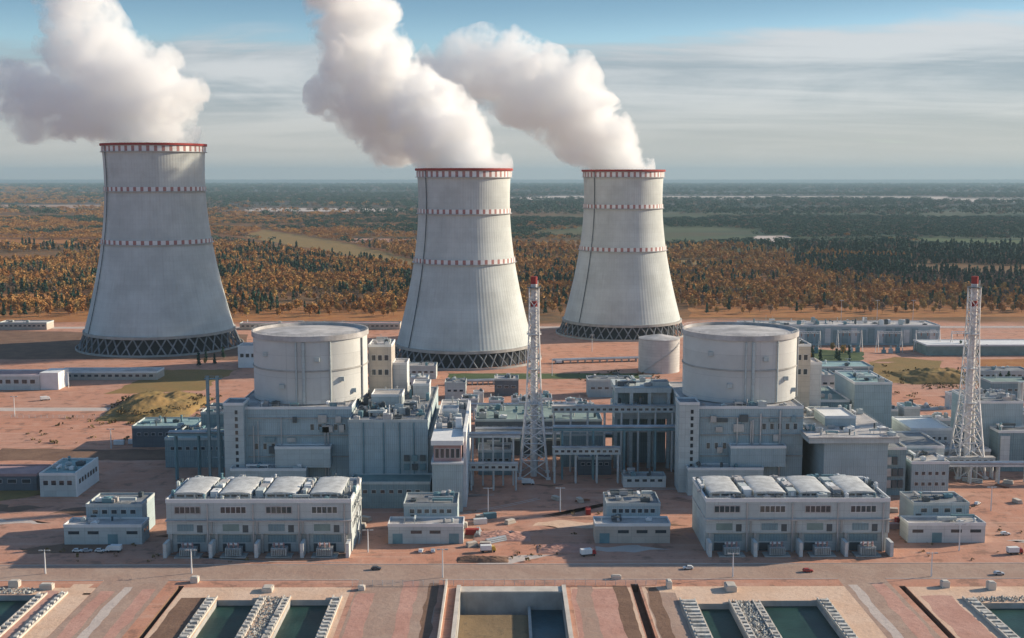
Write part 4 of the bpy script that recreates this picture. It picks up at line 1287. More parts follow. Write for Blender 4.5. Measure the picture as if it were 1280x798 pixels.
for k in range(22):
    box('wall_bay', M['wall_teal'] if k % 3 else M['wall_white'], b, 232 + k * 8.4, 237.6 + k * 8.4, 1115.3, 1115.99, 2, 14.5 + (k * 7 % 5) * .6)
b = thing('greenhouse_shed', (450, 1050, 0), 'long low shed with white roof at the far right edge, behind the vent stack', 'warehouse')
block(b, 382, 520, 1050, 1085, 0, 9, M['roof_green'], M['white'], 'wall')
for i, (px0, px1, py, h, wm, rm, dep_, lab) in enumerate([
        (1020, 1092, 474, 9, 'wall_teal', 'roof_teal', 28, 'shed with turquoise roof between the green trees and the overhanging roof'),
        (1000, 1046, 492, 13, 'wall_white', 'roof_pale', 26, 'white shed just right of the right hand reactor drum'),
        (1054, 1078, 500, 18, 'wall_white', 'roof_pink', 16, 'pink roofed box left of the blue box building'),
        (1222, 1290, 478, 8, 'wall_grey', 'roof_grey', 20, 'grey shed by the rust coloured field at the right edge'),
        (1240, 1330, 500, 12, 'wall_teal', 'roof_green', 22, 'green roofed building behind the dark blue plant building'),
        (490, 545, 474, 10, 'wall_grey', 'roof_pale', 18, 'pale roofed shed at the foot of the middle cooling tower'),
        (505, 535, 488, 9, 'wall_white', 'white', 14, 'white roofed hut before the pale roofed shed, below the middle cooling tower'),
        (556, 582, 500, 12, 'wall_grey', 'roof_grey', 18, 'grey box at the right of the cluttered roof, before the pink ground'),
        (735, 790, 497, 12, 'wall_blue', 'roof_grey', 20, 'blue grey shed between the left hand vent stack and the right hand reactor'),
        (618, 648, 495, 12, 'wall_dark', 'roof_pale', 16, 'dark hut with pale roof left of the lattice of the left hand vent stack'),
        (0, 60, 412, 7, 'wall_beige', 'roof_pale', 20, 'low shed at the far left edge beyond the tallest cooling tower'),
        (300, 500, 412, 6, 'wall_beige', 'roof_pink', 16, 'very long low shed behind the left hand reactor drum'),
        ]):
    Y = depth_of(py); x0, x1 = wx(px0, Y), wx(px1, Y)
    s_ = thing('shed', ((x0 + x1) / 2, Y, 0), lab, 'shed')
    block(s_, x0, x1, Y, Y + dep_, 0, h, M[wm], M[rm], 'wall', parmat=M['wall_grey'])
    windows(s_, max(3, int((x1 - x0) / 5)), x0 + 1, x1 - 1, h * .5, h * .5 + 1.6, Y)
    clutter(s_, x0 + 1, x1 - 1, Y + 2, Y + dep_ - 2, h + .2, 130 + i, 6, 2.4)
mast = thing('chimney', (152.6, 900, 0), 'slender dark pole at the left edge of the right hand drum', 'chimney')
MB().tube((152.6, 900, 0), (152.6, 900, 40), .9, .6).build('flue', M['steel_dark'], mast)
MB().tube((152.6, 900, 0), (152.6, 900, 1), 1.8).build('base', M['concrete'], mast)

# steel portal of pipes and cooling water lines lying between towers and units
for i, (p0, p1, z, lab) in enumerate([((690, 455), (800, 452), 3, 'row of pale pipes on the pink ground between the middle and right towers'),
                                      ((560, 482), (640, 480), 3, 'row of pale pipes below the middle cooling tower')]):
    A_ = gp(*p0); B_ = gp(*p1)
    r = thing('pipe_rack', (*A_, 0), lab, 'pipe rack', 'low pipe racks')
    for k in range(3):
        MB().tube((A_[0], A_[1] + k * 2.2, z), (B_[0], B_[1] + k * 2.2, z), .9).build('pipe', M['pipe_metal'], r)
    for k in range(12):
        x = A_[0] + (B_[0] - A_[0]) * (k + .5) / 12; y = A_[1] + (B_[1] - A_[1]) * (k + .5) / 12
        box('support', M['concrete'], r, x - .5, x + .5, y - 1.5, y + 6, 0, z - .89)

# ------------------------------------------------------------------ light poles
LP = []
def light_pole(x, y, h, label):
    if LP:
        c = copy_tree(LP[0]); c.location = (x, y, 0); c.scale.z = h / 12; c['label'] = label; return
    r = thing('light_pole', (x, y, 0), label, 'light pole', 'light poles about the site')
    MB().tube((x, y, 0), (x, y, 12), .32, .18, 6).build('pole', M['white'], r)
    MB().beam((x - 1.6, y, 11.7), (x + 1.6, y, 11.7), .15).build('arm', M['white'], r)
    for s_ in (-1, 1):
        MB().box(x + s_ * 1.6 - .7, x + s_ * 1.6 + .7, y - .3, y + .3, 11.5, 11.9).build('lamp_head', M['steel'], r)
    LP.append(r)
poles = [(87, 484, 22, 'tall pole left of the ochre earth bank'), (58, 716, 10, 'pole by the road at the lower left'), (240, 716, 10, 'pole by the road under the left hand front hall'),
         (553, 722, 12, 'pole at the top left corner of the central basin'), (407, 466, 16, 'pole hidden among roofs near the left hand drum'),
         (1165, 722, 10, 'pole by the road at the lower right'), (916, 722, 10, 'pole by the road under the right hand front hall'),
         (1052, 402, 24, 'pole before the forest edge above the long warehouse, left one'), (1097, 402, 24, 'pole before the forest edge above the long warehouse, middle one'),
         (1142, 402, 24, 'pole before the forest edge above the long warehouse, right one'), (1060, 470, 14, 'pole by the turquoise roofed shed'),
         (690, 470, 14, 'pole on the pink ground right of the left hand vent stack'), (740, 440, 16, 'pole on the pink ground before the rightmost cooling tower'),
         (140, 560, 12, 'pole by the pale strip at the left of the shadow'), (20, 520, 14, 'pole on the open pink ground at the left edge'),
         (610, 640, 12, 'pole on the dirt right of the narrow tower'), (700, 640, 12, 'pole on the dirt in front of the shaded halls'),
         (1240, 640, 12, 'pole on the open ground at the right edge'), (1200, 690, 12, 'pole beside the pump house at the right end'), (460, 690, 10, 'pole between the front hall and its pump house')]
for (px, py, h, lab) in poles:
    x, y = gp(px, py)
    light_pole(x, y, h, lab)

# ------------------------------------------------------------------ vehicles
def car(x, y, rz, paint, label, kind='car'):
    """small hatchback along local X"""
    r = thing('parked_' + kind, (0, 0, 0), label, kind, 'vehicles parked about the site')
    if kind == 'car':
        prof = [(-2.1, .35), (-2.15, .85), (-1.9, 1.0), (-1.5, 1.45), (.3, 1.5), (1.0, 1.0), (2.0, .85), (2.15, .6), (2.1, .35)]
        mb = MB(); n = len(prof)
        mb.add([(a, -.88, b) for a, b in prof] + [(a, .88, b) for a, b in prof], [tuple(range(n))[::-1], tuple(range(n, 2 * n))] + [(i, (i + 1) % n, n + (i + 1) % n, n + i) for i in range(n)])
        mb.build('body', paint, r, bevel=.06)
        for s_ in (-1, 1):
            q = [(-1.45, 1.02), (-1.25, 1.36), (.2, 1.4), (.75, 1.02)]
            mb = MB().add([(a, s_ * .885, b) for a, b in q] + [(a, s_ * .90, b) for a, b in q], [(0, 1, 2, 3), (7, 6, 5, 4), (0, 4, 5, 1), (1, 5, 6, 2), (2, 6, 7, 3), (3, 7, 4, 0)])
            mb.build('side_window', M['glass'], r)
        MB().add([(.34, -.75, 1.49), (1.0, -.75, 1.03), (1.0, .75, 1.03), (.34, .75, 1.49)], [(0, 1, 2, 3)]).build('windscreen', M['glass'], r).location.z = .015
        ws, wr = (-1.35, 1.35), .33
    else:
        MB().box(-3.4, 1.4, -1.2, 1.2, 1.0, 3.1).build('cargo_box', M['white'] if paint is not M['white'] else M['steel'], r, bevel=.05)
        prof = [(1.5, .6), (1.5, 2.6), (2.7, 2.6), (3.2, 1.7), (3.3, .6)]
        mb = MB(); n = len(prof)
        mb.add([(a, -1.1, b) for a, b in prof] + [(a, 1.1, b) for a, b in prof], [tuple(range(n))[::-1], tuple(range(n, 2 * n))] + [(i, (i + 1) % n, n + (i + 1) % n, n + i) for i in range(n)])
        mb.build('cab', paint, r, bevel=.06)
        MB().add([(2.73, -.95, 2.55), (3.19, -.95, 1.75), (3.19, .95, 1.75), (2.73, .95, 2.55)], [(0, 1, 2, 3)]).build('windscreen', M['glass'], r).location.x = .02
        MB().box(-3.4, 3.2, -.9, .9, .55, .95).build('chassis', M['steel_dark'], r)
        ws, wr = (-2.4, 2.4), .48
    for a in ws:
        for s_ in (-1, 1):
            MB().tube((a, s_ * .72 * (1.25 if kind != 'car' else 1), wr), (a, s_ * .95 * (1.25 if kind != 'car' else 1), wr), wr, n=14).build('wheel', M['rubber'], r)
    r.location = (x, y, 0.02); r.rotation_euler.z = rz
    return r
vs_ = [(98, 689, 0, 'car_white', 'car', 'white car, leftmost of four parked along the road at the left'), (110, 689, .1, 'car_silver', 'car', 'silver car, second of four parked along the road at the left'),
       (126, 689, 0, 'car_white', 'car', 'white car, third of four parked along the road at the left'), (143, 689, 3.1, 'car_white', 'truck', 'white van bodied truck, rightmost of four vehicles at the left'),
       (526, 690, 1.5, 'car_white', 'car', 'white car pointing away, left one of two before the pump house'), (541, 690, 1.6, 'car_silver', 'car', 'silver car pointing away, right one of two before the pump house'),
       (735, 695, .3, 'car_red', 'truck', 'red cabbed truck by the road left of the right unit pump house'), (1270, 694, .1, 'car_red', 'truck', 'red cabbed truck at the right edge'),
       (1258, 670, 0, 'car_white', 'car', 'white car right of the last pump house'), (1223, 632, .8, 'car_white', 'car', 'white car on the open ground behind the last pump house'),
       (610, 690, .1, 'car_yellow', 'truck', 'yellow cabbed truck on the dirt by the road centre'), (640, 668, .8, 'car_dark', 'car', 'dark car on the rough dirt in the centre'),
       (470, 712, 0, 'car_dark', 'car', 'dark car driving on the road below the left hall'), (860, 712, 3.14, 'car_white', 'car', 'white car on the road left of centre of the right unit'),
       (660, 606, 0, 'car_white', 'truck', 'white truck on the dirt below the left hand vent stack'), (1010, 716, 0, 'car_red', 'car', 'small red car on the road below the right hall'),
       (58, 500, .5, 'car_white', 'truck', 'white truck on the pink open ground at far left'), (700, 455, 0, 'car_dark', 'truck', 'dark truck on the pink ground before the rightmost tower'),
       (1250, 720, 0, 'car_silver', 'car', 'silver car on the road at lower right')]
for (px, py, rz, paint, kind, lab) in vs_:
    x, y = gp(px, py)
    car(x, y, rz, M[paint], lab, kind)

# containers and material stacks
CT = []
def container(x, y, z, rz, paint, label):
    r = thing('shipping_container', (x, y, z), label, 'container', 'site containers')
    L, W_, H = 6.1, 2.44, 2.6
    mb = MB().box(x - L / 2, x + L / 2, y - W_ / 2, y + W_ / 2, z + .05, z + H)
    for k in range(14):
        a = x - L / 2 + .3 + k * .42
        mb.box(a, a + .2, y - W_ / 2 - .05, y - W_ / 2 + .01, z + .2, z + H - .15)
        mb.box(a, a + .2, y + W_ / 2 - .01, y + W_ / 2 + .05, z + .2, z + H - .15)
    mb.build('shell', paint, r)
    MB().box(x + L / 2 + .003, x + L / 2 + .06, y - 1.1, y + 1.1, z + .2, z + H - .15).build('doors', M['steel'], r)
    r.rotation_euler.z = rz
for i, (px, py, z, rz, pm, lab) in enumerate([
        (600, 655, 0, .2, 'car_white', 'white container on the rough dirt right of the narrow tower'), (612, 648, 0, .25, 'steel_teal', 'teal container behind the white one on the rough dirt'),
        (590, 668, 0, 0, 'red', 'red brown container beside the centre pump house'), (1115, 662, 0, 0, 'roof_pink', 'pinkish container between the right hall and the last pump house'),
        (1128, 655, 0, .1, 'red', 'dark red container behind the pinkish one at the right'), (150, 555, 0, 0, 'white', 'white container at the left end of the pale strip'),
        (168, 554, 0, 0, 'car_white', 'white container, second along the pale strip at the left'), (735, 642, 0, 1.5, 'red', 'red container at the corner of the right unit pump house'),
        (820, 606, 0, 0, 'car_white', 'white container in the shade by the right hand reactor'), (770, 470, 0, 0, 'steel_dark', 'dark container before the storage tank')]):
    x, y = gp(px, py)
    container(x, y, z, rz, M[pm], lab)
# small crane on the right
cr = thing('mobile_crane', (*gp(1238, 580), 0), 'yellow crawler crane beside the dark blue plant building', 'crane')
cx, cy = cr.location.x, cr.location.y
for s_ in (-1, 1):
    MB().box(cx - 4, cx + 4, cy + s_ * 2.4 - .5, cy + s_ * 2.4 + .5, 0, 1.3).build('crawler_track', M['rubber'], cr, bevel=.3)
MB().box(cx - 3.6, cx + 2.8, cy - 1.8, cy + 1.8, 1.4, 3.9).build('body', M['yellow'], cr, bevel=.15)
MB().box(cx + 1.2, cx + 3.4, cy - 2.9, cy - 1.85, 1.6, 4.3).build('cab', M['glass'], cr)
mb = MB()
for a, b in ((-.6, -.6), (.6, -.6), (.6, .6), (-.6, .6)):
    mb.beam((cx + 2 + a, cy + b, 3), (cx - 12 + a * .3, cy + b * .3, 34), .2)
for k in range(16):
    f0, f1 = k / 16, (k + 1) / 16
    for b in (-.6, .6):
        mb.beam((cx + 2 - 14 * f0 - .5, cy + b * (1 - .7 * f0), 3 + 31 * f0), (cx + 2 - 14 * f1 + .5, cy + b * (1 - .7 * f1), 3 + 31 * f1), .12)
mb.build('boom', M['yellow'], cr)
MB().beam((cx - 12, cy, 34), (cx - 12, cy, 16), .1).box(cx - 12.4, cx - 11.6, cy - .3, cy + .3, 14.8, 16).build('hook', M['steel_dark'], cr)

# site fence along the road
def fence(x0, x1, y, label):
    r = thing('fence', (x0, y, 0), label, 'fence', 'site fences')
    mb = MB(); n = int((x1 - x0) / 4)
    p = None
    for k in range(n + 1):
        x = x0 + (x1 - x0) * k / n
        mb.box(x - .08, x + .08, y - .08, y + .08, 0, 2.3)
    mb.build('posts', M['wall_white'], r)
    mb = MB()
    for k in range(6):
        mb.box(x0, x1, y - .03, y + .03, .35 + k * .38, .41 + k * .38)
    mb.build('mesh_panels', M['steel'], r)
fence(-330, -150, 776, 'long thin fence on the pink ground at the left')
fence(230, 640, 1240, 'long fence along the pale strip before the forest at the right')
fence(-60, 60, 448.5, 'low fence at the head of the central basin')

# small bits on the canal banks: concrete posts and slabs
def slab(px, py, w_, d_, h, label, m_='concrete_pale'):
    x, y = gp(px, py)
    r = MB().box(x - w_ / 2, x + w_ / 2, y - d_ / 2, y + d_ / 2, 0, h).box(x - w_ / 2 + .4, x + w_ / 2 - .4, y - d_ / 2 + .4, y + d_ / 2 - .4, h + .003, h + .3).build('concrete_chamber', M[m_], bevel=.06)
    tag(r, label, 'chamber', 'concrete chambers at the channels')
for (px, py, w_, d_, h, lab) in [(244, 727, 3, 3, 2.2, 'concrete chamber left of the left channels'), (335, 738, 4, 5, 1.6, 'concrete chamber between the two left channel heads'),
                                 (452, 737, 2.5, 2.5, 1.6, 'square chamber with dark lid on the sandy pad right of the left channels'), (913, 738, 4, 6, 2.2, 'tall concrete chamber between the right channel heads'),
                                 (836, 735, 2, 4, 2.8, 'narrow chamber on the pad left of the right channels'), (1182, 735, 3, 3, 2.4, 'concrete chamber on the far right pad'),
                                 (60, 735, 5, 3, 2.0, 'concrete chamber at the head of the far left channel'), (20, 732, 4, 3, 2.4, 'chamber at the far left by the picture edge'),
                                 (770, 724, 4, 2, 1.4, 'dark chamber right of the central basin'), (580, 660, 3, 3, 2.5, 'small block beside the centre pump house'), (1240, 738, 3, 3, 3, 'chamber over the head of the far right channel')]:
    slab(px, py, w_, d_, h, lab)

# stacks of building material
MS = {}
def material_stack(x, y, rz, v, where):
    if v in MS:
        c = copy_tree(MS[v]); c.location = (x, y, 0); c.rotation_euler.z = rz; return
    lab = ['stack of pale boards on the dirt near the blocks', 'bundle of grey pipes on the dirt near the blocks', 'rust coloured heap of steel bars on the dirt near the blocks'][v]
    r_ = thing('material_stack', (0, 0, 0), lab, 'material stack', ['stacks of pale boards', 'bundles of grey pipes', 'heaps of rusty steel bars'][v])
    if v == 0:
        for k in range(4):
            MB().box(-2.6 + .1 * k, 2.6 - .15 * k, -1.3 + .12 * k, 1.3, .1 + k * .5, .5 + k * .5).build('board_layer', M['concrete_pale'] if k % 2 else M['wall_beige'], r_)
    elif v == 1:
        for k in range(9):
            row, c_ = (0, k) if k < 4 else (1, k - 4 + .5) if k < 7 else (2, k - 7 + 1)
            MB().tube((-5, -1.2 + c_ * .8, .4 + row * .7), (5, -1.2 + c_ * .8, .4 + row * .7), .38, n=9).build('pipe', M['steel'], r_)
    else:
        for k in range(7):
            MB().beam((-4 + .2 * k, -.9 + .3 * k, .2 + .12 * (k % 3)), (4 - .1 * k, -.8 + .28 * k, .25 + .15 * (k % 2)), .3).build('bar', M['rust'], r_)
    r_.location = (x, y, 0); r_.rotation_euler.z = rz
    MS[v] = r_
rm_ = random.Random(77)
for (xa, xb, ya, yb, n) in ((588, 650, 640, 685, 7), (690, 740, 606, 630, 3), (580, 660, 500, 530, 4), (1100, 1180, 490, 515, 5), (1190, 1280, 600, 640, 4), (450, 480, 640, 690, 2), (1110, 1150, 640, 680, 4)):
    for _ in range(n):
        x, y = gp(rm_.uniform(xa, xb), rm_.uniform(ya, yb))
        material_stack(x, y, rm_.uniform(0, 3.1), rm_.choice([0, 0, 1, 2]), '')
# more cabinets, small plant and a scaffold in the narrow yards behind the units
for i, (px, py, w_, h, lab) in enumerate([(470, 480, 9, 14, 'slim grey silo like box behind the cluttered roof'), (598, 505, 7, 8, 'small box left of the lattice in front of pink ground'),
        (700, 520, 10, 7, 'low dark box in shade right of the left hand vent stack'), (1128, 530, 8, 9, 'small pale box between the overhanging roof and the white roofed building'),
        (1005, 470, 10, 12, 'pale cube hugging the right side of the right hand drum'), (1196, 512, 9, 10, 'grey box just left of the right hand vent stack')]):
    x, y = gp(px, py)
    s_ = thing('plant_box', (x, y, 0), lab, 'small building')
    block(s_, x - w_ / 2, x + w_ / 2, y, y + w_, 0, h, M[['wall_grey', 'wall_white', 'wall_dark', 'wall_beige'][i % 4]], M['roof_pale'], 'wall')
    clutter(s_, x - w_ / 2 + 1, x + w_ / 2 - 1, y + 1, y + w_ - 1, h + .2, 300 + i, 4, 2)

# rows of small plant buildings in the yards behind the units
ORD = ['first', 'second', 'third', 'fourth', 'fifth', 'sixth', 'seventh', 'eighth']
COLN = {'wall_grey': 'grey', 'wall_white': 'white', 'wall_beige': 'beige', 'wall_blue': 'blue grey', 'wall_teal': 'teal', 'tank': 'pale'}
rr2 = random.Random(314)
for (xa, xb, Y, n, hm, place, sd_) in [(-20, 58, 742, 6, 18, 'behind the dark hall', 1), (22, 60, 672, 3, 11, 'in front of the dark hall', 2), (152, 262, 716, 7, 20, 'behind the blue box building', 3),
                                       (228, 262, 676, 3, 13, 'behind the white roofed building', 6), (262, 400, 716, 6, 15, 'behind the dark blue plant building', 4), (-140, -84, 700, 4, 24, 'behind the left hand drum', 5), (-30, 56, 800, 5, 9, 'on the pink ground before the middle tower', 7)]:
    x = xa; gap = (xb - xa) / n
    for i in range(n):
        w_ = gap * rr2.uniform(.55, .85); h = hm * rr2.uniform(.55, 1.0); dd = rr2.uniform(9, 18); wm = rr2.choice(['wall_grey', 'wall_white', 'wall_grey', 'wall_blue', 'wall_beige'])
        x0 = x + rr2.uniform(0, gap - w_); y0 = Y + rr2.uniform(-3, 3)
        s_ = thing('plant_building', (x0 + w_ / 2, y0, 0), f'{COLN[wm]} box, {ORD[i]} from left in the row {place}', 'small building', 'small plant buildings behind the units')
        block(s_, x0, x0 + w_, y0, y0 + dd, 0, h, M[wm], M[rr2.choice(['roof_pale', 'roof_grey', 'roof_teal', 'white'])], 'wall')
        windows(s_, 3, x0 + .6, x0 + w_ - .6, h * .55, h * .55 + 1.4, y0)
        clutter(s_, x0 + 1, x0 + w_ - 1, y0 + 1, y0 + dd - 1, h + .2, sd_ * 20 + i, 6, 3.2)
        if rr2.random() < .4:
            MB().tube((x0 + w_ + .8, y0 + 2, 0), (x0 + w_ + .8, y0 + 2, h + 4), .5, n=10).build('flue', M['pipe_metal'], s_)
        x += gap
def gallery(x0, x1, y, z, label):
    r_ = thing('gallery', ((x0 + x1) / 2, y, 0), label, 'gallery', 'raised corridors')
    MB().box(x0, x1, y, y + 4, z, z + 3.4).build('corridor_wall', M['wall_grey'], r_)
    MB().box(x0 - .2, x1 + .2, y - .2, y + 4.2, z + 3.403, z + 3.75).build('roof', M['roof_pale'], r_)
    windows(r_, int((x1 - x0) / 3.2), x0 + .5, x1 - .5, z + 1.2, z + 2.5, y)
    for k in range(int((x1 - x0) / 9) + 1):
        x = x0 + 1 + k * (x1 - x0 - 2) / int((x1 - x0) / 9)
        MB().beam((x, y + .6, 0), (x, y + .6, z), .7).beam((x, y + 3.4, 0), (x, y + 3.4, z), .7).beam((x, y + .6, z * .2), (x, y + 3.4, z * .8), .3).build('column', M['wall_white'], r_)
gallery(-18, 7, 590, 10.5, 'pale raised corridor low between the narrow tower and the left hand vent stack')
gallery(25.5, 61, 604, 15.5, 'pale raised corridor right of the left hand vent stack')
gallery(26, 92.8, 628, 33, 'high pale raised corridor running to the right hand reactor building')
gallery(226, 262, 612, 8, 'pale raised corridor at the foot of the right hand vent stack')
trestle('pipe_bridge', -16, 92, 640, 19.5, 8, 'pale pipe bridge passing behind the left hand vent stack at mid height')
trestle('pipe_bridge', 226, 330, 602, 9, 7, 'low pale pipe bridge running off the right edge')
trestle('pipe_bridge', -36, 60, 770, 8, 8, 'low pale pipe bridge beyond the dark hall')

# switchyard gantries by the long warehouse
for k, (px, py) in enumerate([(960, 440), (1010, 441), (1062, 440), (1112, 441), (1160, 440), (1205, 441)]):
    x, y = gp(px, py)
    g_ = thing('switchyard_gantry', (x, y, 0), f'pale steel gantry before the long warehouse, {ORD[k]} from the left', 'gantry', 'switchyard gantries')
    for s_ in (-1, 1):
        MB().beam((x + s_ * 11 - 1.6, y, 0), (x + s_ * 11, y, 20), .45).beam((x + s_ * 11 + 1.6, y, 0), (x + s_ * 11, y, 20), .45).beam((x + s_ * 11 - 1.2, y, 5), (x + s_ * 11 + .8, y, 10), .3).build('leg', M['mast'], g_)
    mb = MB().beam((x - 11, y, 19), (x + 11, y, 19), .5).beam((x - 11, y, 17.4), (x + 11, y, 17.4), .4)
    for q in range(10):
        mb.beam((x - 11 + q * 2.2, y, 17.4 if q % 2 else 19), (x - 8.8 + q * 2.2, y, 19 if q % 2 else 17.4), .25)
    mb.build('crossbeam', M['mast'], g_)
    for q in range(3):
        MB().tube((x - 6 + q * 6, y, 17.2), (x - 6 + q * 6, y, 14.6), .35, n=7).build('insulator', M['rust'], g_)
    for q in range(3):
        MB().box(x - 8 + q * 6.4, x - 4.6 + q * 6.4, y - 6, y - 3, 0, 3 + q).box(x - 7 + q * 6.4, x - 5.6 + q * 6.4, y - 5.2, y - 3.8, 3.003 + q, 5.5 + q).build('switch_cabinet', M['wall_grey'] if q % 2 else M['steel_teal'], g_)
lw = [o for o in S.collection.objects if o.name.startswith('long_warehouse')][0]
clutter(lw, 234, 414, 1120, 1148, 18.8, 555, 46, 5.0)
# ------------------------------------------------------------------ trees
def crown_points(kind, n, rnd, H):
    out = []
    for _ in range(n):
        if kind == 'conifer':
            u = rnd.random() ** .75
            z = H * (.14 + .86 * (1 - u)); rad = u * H * .17 * (.75 + .5 * math.sin(z * 2.6 + rnd.random()))
            t = rnd.uniform(0, 2 * PI); q = rnd.uniform(.4, 1.0)
            out.append((Vector((rad * q * math.cos(t), rad * q * math.sin(t), z)), H * .055))
        else:
            t = rnd.uniform(0, 2 * PI); ph = math.acos(rnd.uniform(-1, 1)); q = rnd.uniform(.5, 1) 
            lob = 1 + .35 * mn.noise(Vector((math.cos(t) * 1.7, math.sin(t) * 1.7, math.cos(ph) * 2 + H)))
            rx, rz = (H * .26 * lob, H * .36 * lob) if kind != 'clump' else (H * .75 * lob, H * .30)
            out.append((Vector((rx * q * math.sin(ph) * math.cos(t), rx * q * math.sin(ph) * math.sin(t), H * .60 + rz * q * math.cos(ph))), H * .06))
    return out
def crown_mesh(name, kind, n, seed, material, H):
    rnd = random.Random(seed)
    vs, fs = [], []
    for (c, s_) in crown_points(kind, n, rnd, H):
        for _ in range(2):
            a = Vector((rnd.gauss(0, 1), rnd.gauss(0, 1), rnd.gauss(0, 1))).normalized(); b = a.orthogonal().normalized(); b2 = a.cross(b)
            k = s_ * rnd.uniform(.7, 1.4); o_ = Vector((rnd.gauss(0, 1), rnd.gauss(0, 1), rnd.gauss(0, 1))) * s_ * .5
            i = len(vs)
            vs += [c + o_ + b * k, c + o_ + b2 * k * .8, c + o_ - b * k, c + o_ - b2 * k * .8]
            fs.append((i, i + 1, i + 2, i + 3))
    me = bpy.data.meshes.new(name)
    me.from_pydata([tuple(v) for v in vs], [], fs)
    me.materials.append(material)
    return me
def trunk_mesh(name, kind, H, seed):
    rnd = random.Random(seed)
    mb = MB()
    mb.tube((0, 0, -.3), (0, 0, H * .5), H * .018, H * .011, 6, False)
    mb.tube((0, 0, H * .5), (rnd.uniform(-.3, .3), rnd.uniform(-.3, .3), H * .93), H * .011, H * .003, 5, False)
    for k in range(6):
        t = rnd.uniform(0, 2 * PI); z = H * (.35 + .08 * k)
        L = H * (.2 if kind != 'conifer' else .11)
        mb.tube((0, 0, z), (L * math.cos(t), L * math.sin(t), z + L * (.7 if kind != 'conifer' else -.1)), H * .006, H * .002, 4, False)
    me = bpy.data.meshes.new(name)
    me.from_pydata(mb.v, [], mb.f)
    me.materials.append(M['bark'])
    return me

KINDS_ = {'birch_tree': ('birch', 'leaf_orange', 14), 'aspen_tree': ('birch', 'leaf_yellow', 13), 'pine_tree': ('conifer', 'leaf_green', 18), 'bare_tree': ('birch', 'leaf_brown', 13)}
protos = {}
for nm, (kd, mt, H) in KINDS_.items():
    protos[nm] = [(crown_mesh('crown', kd, 150 if nm != 'bare_tree' else 80, 5 + k + H, M[mt], H), trunk_mesh('trunk', kd, H, k + H)) for k in range(3)]
LABEL = {'birch_tree': 'rust orange autumn birch', 'aspen_tree': 'yellow brown autumn tree', 'pine_tree': 'dark green conifer', 'bare_tree': 'bare brown leafless tree'}
def tree(x, y, nm, sc, where, grp, k):
    c_, t_m = protos[nm][k % 3]
    r = thing(nm, (x, y, 0), f'{LABEL[nm]} {where}', 'tree', f'{LABEL[nm]}s {grp}', rz=k * 1.7)
    r.scale = (sc, sc, sc * (0.9 + .2 * ((k * 7) % 5) / 5))
    for n_, me in (('crown', c_), ('trunk', t_m)):
        o = link(bpy.data.objects.new(n_, me)); o.parent = r
rt = random.Random(21)
k = 0
# front row of the forest, seen from the site: left part and right part
for (pa, pb, n, where, grp, mix_) in [(-10, 125, 34, 'at the forest edge left of the tallest cooling tower', 'at the far left forest edge', (.7, .2, .1)),
                                      (285, 500, 60, 'at the forest edge between left and middle towers', 'at the forest edge between the towers', (.65, .25, .1)),
                                      (662, 705, 16, 'at the forest edge between middle and right towers', 'between the middle and right towers', (.6, .2, .2)),
                                      (860, 1290, 120, 'at the forest edge beyond the long warehouse', 'at the right hand forest edge', (.42, .33, .13))]:
    for i in range(n):
        px = pa + (pb - pa) * (i + rt.random()) / n
        Y = rt.uniform(1345, 1440) if px < 600 else rt.uniform(1370, 1480)
        u = rt.random()
        nm = 'birch_tree' if u < mix_[0] else 'aspen_tree' if u < mix_[0] + mix_[1] else 'pine_tree' if u < mix_[0] + mix_[1] + mix_[2] else 'bare_tree'
        tree(wx(px, Y), Y, nm, rt.uniform(.6, 1.05), where, grp, k); k += 1
# trees on the site
for (pa, pb, ya, yb, n, where, grp) in [(1000, 1065, 436, 456, 16, 'in the grove right of the right hand drum', 'in the grove by the right hand drum'),
                                        (1195, 1235, 437, 446, 8, 'before the white roofed long shed', 'before the white roofed shed'),
                                        (1230, 1290, 484, 495, 8, 'beside the rust coloured field at the right edge', 'by the rust coloured field'),
                                        (240, 290, 448, 460, 6, 'at the right foot of the tallest cooling tower', 'at the foot of the tallest tower')]:
    for i in range(n):
        Y = depth_of(rt.uniform(ya, yb)); px = rt.uniform(pa, pb)
        nm = rt.choice(['pine_tree', 'pine_tree', 'aspen_tree'])
        tree(wx(px, Y), Y, nm, rt.uniform(.45, .75), where, grp, k); k += 1

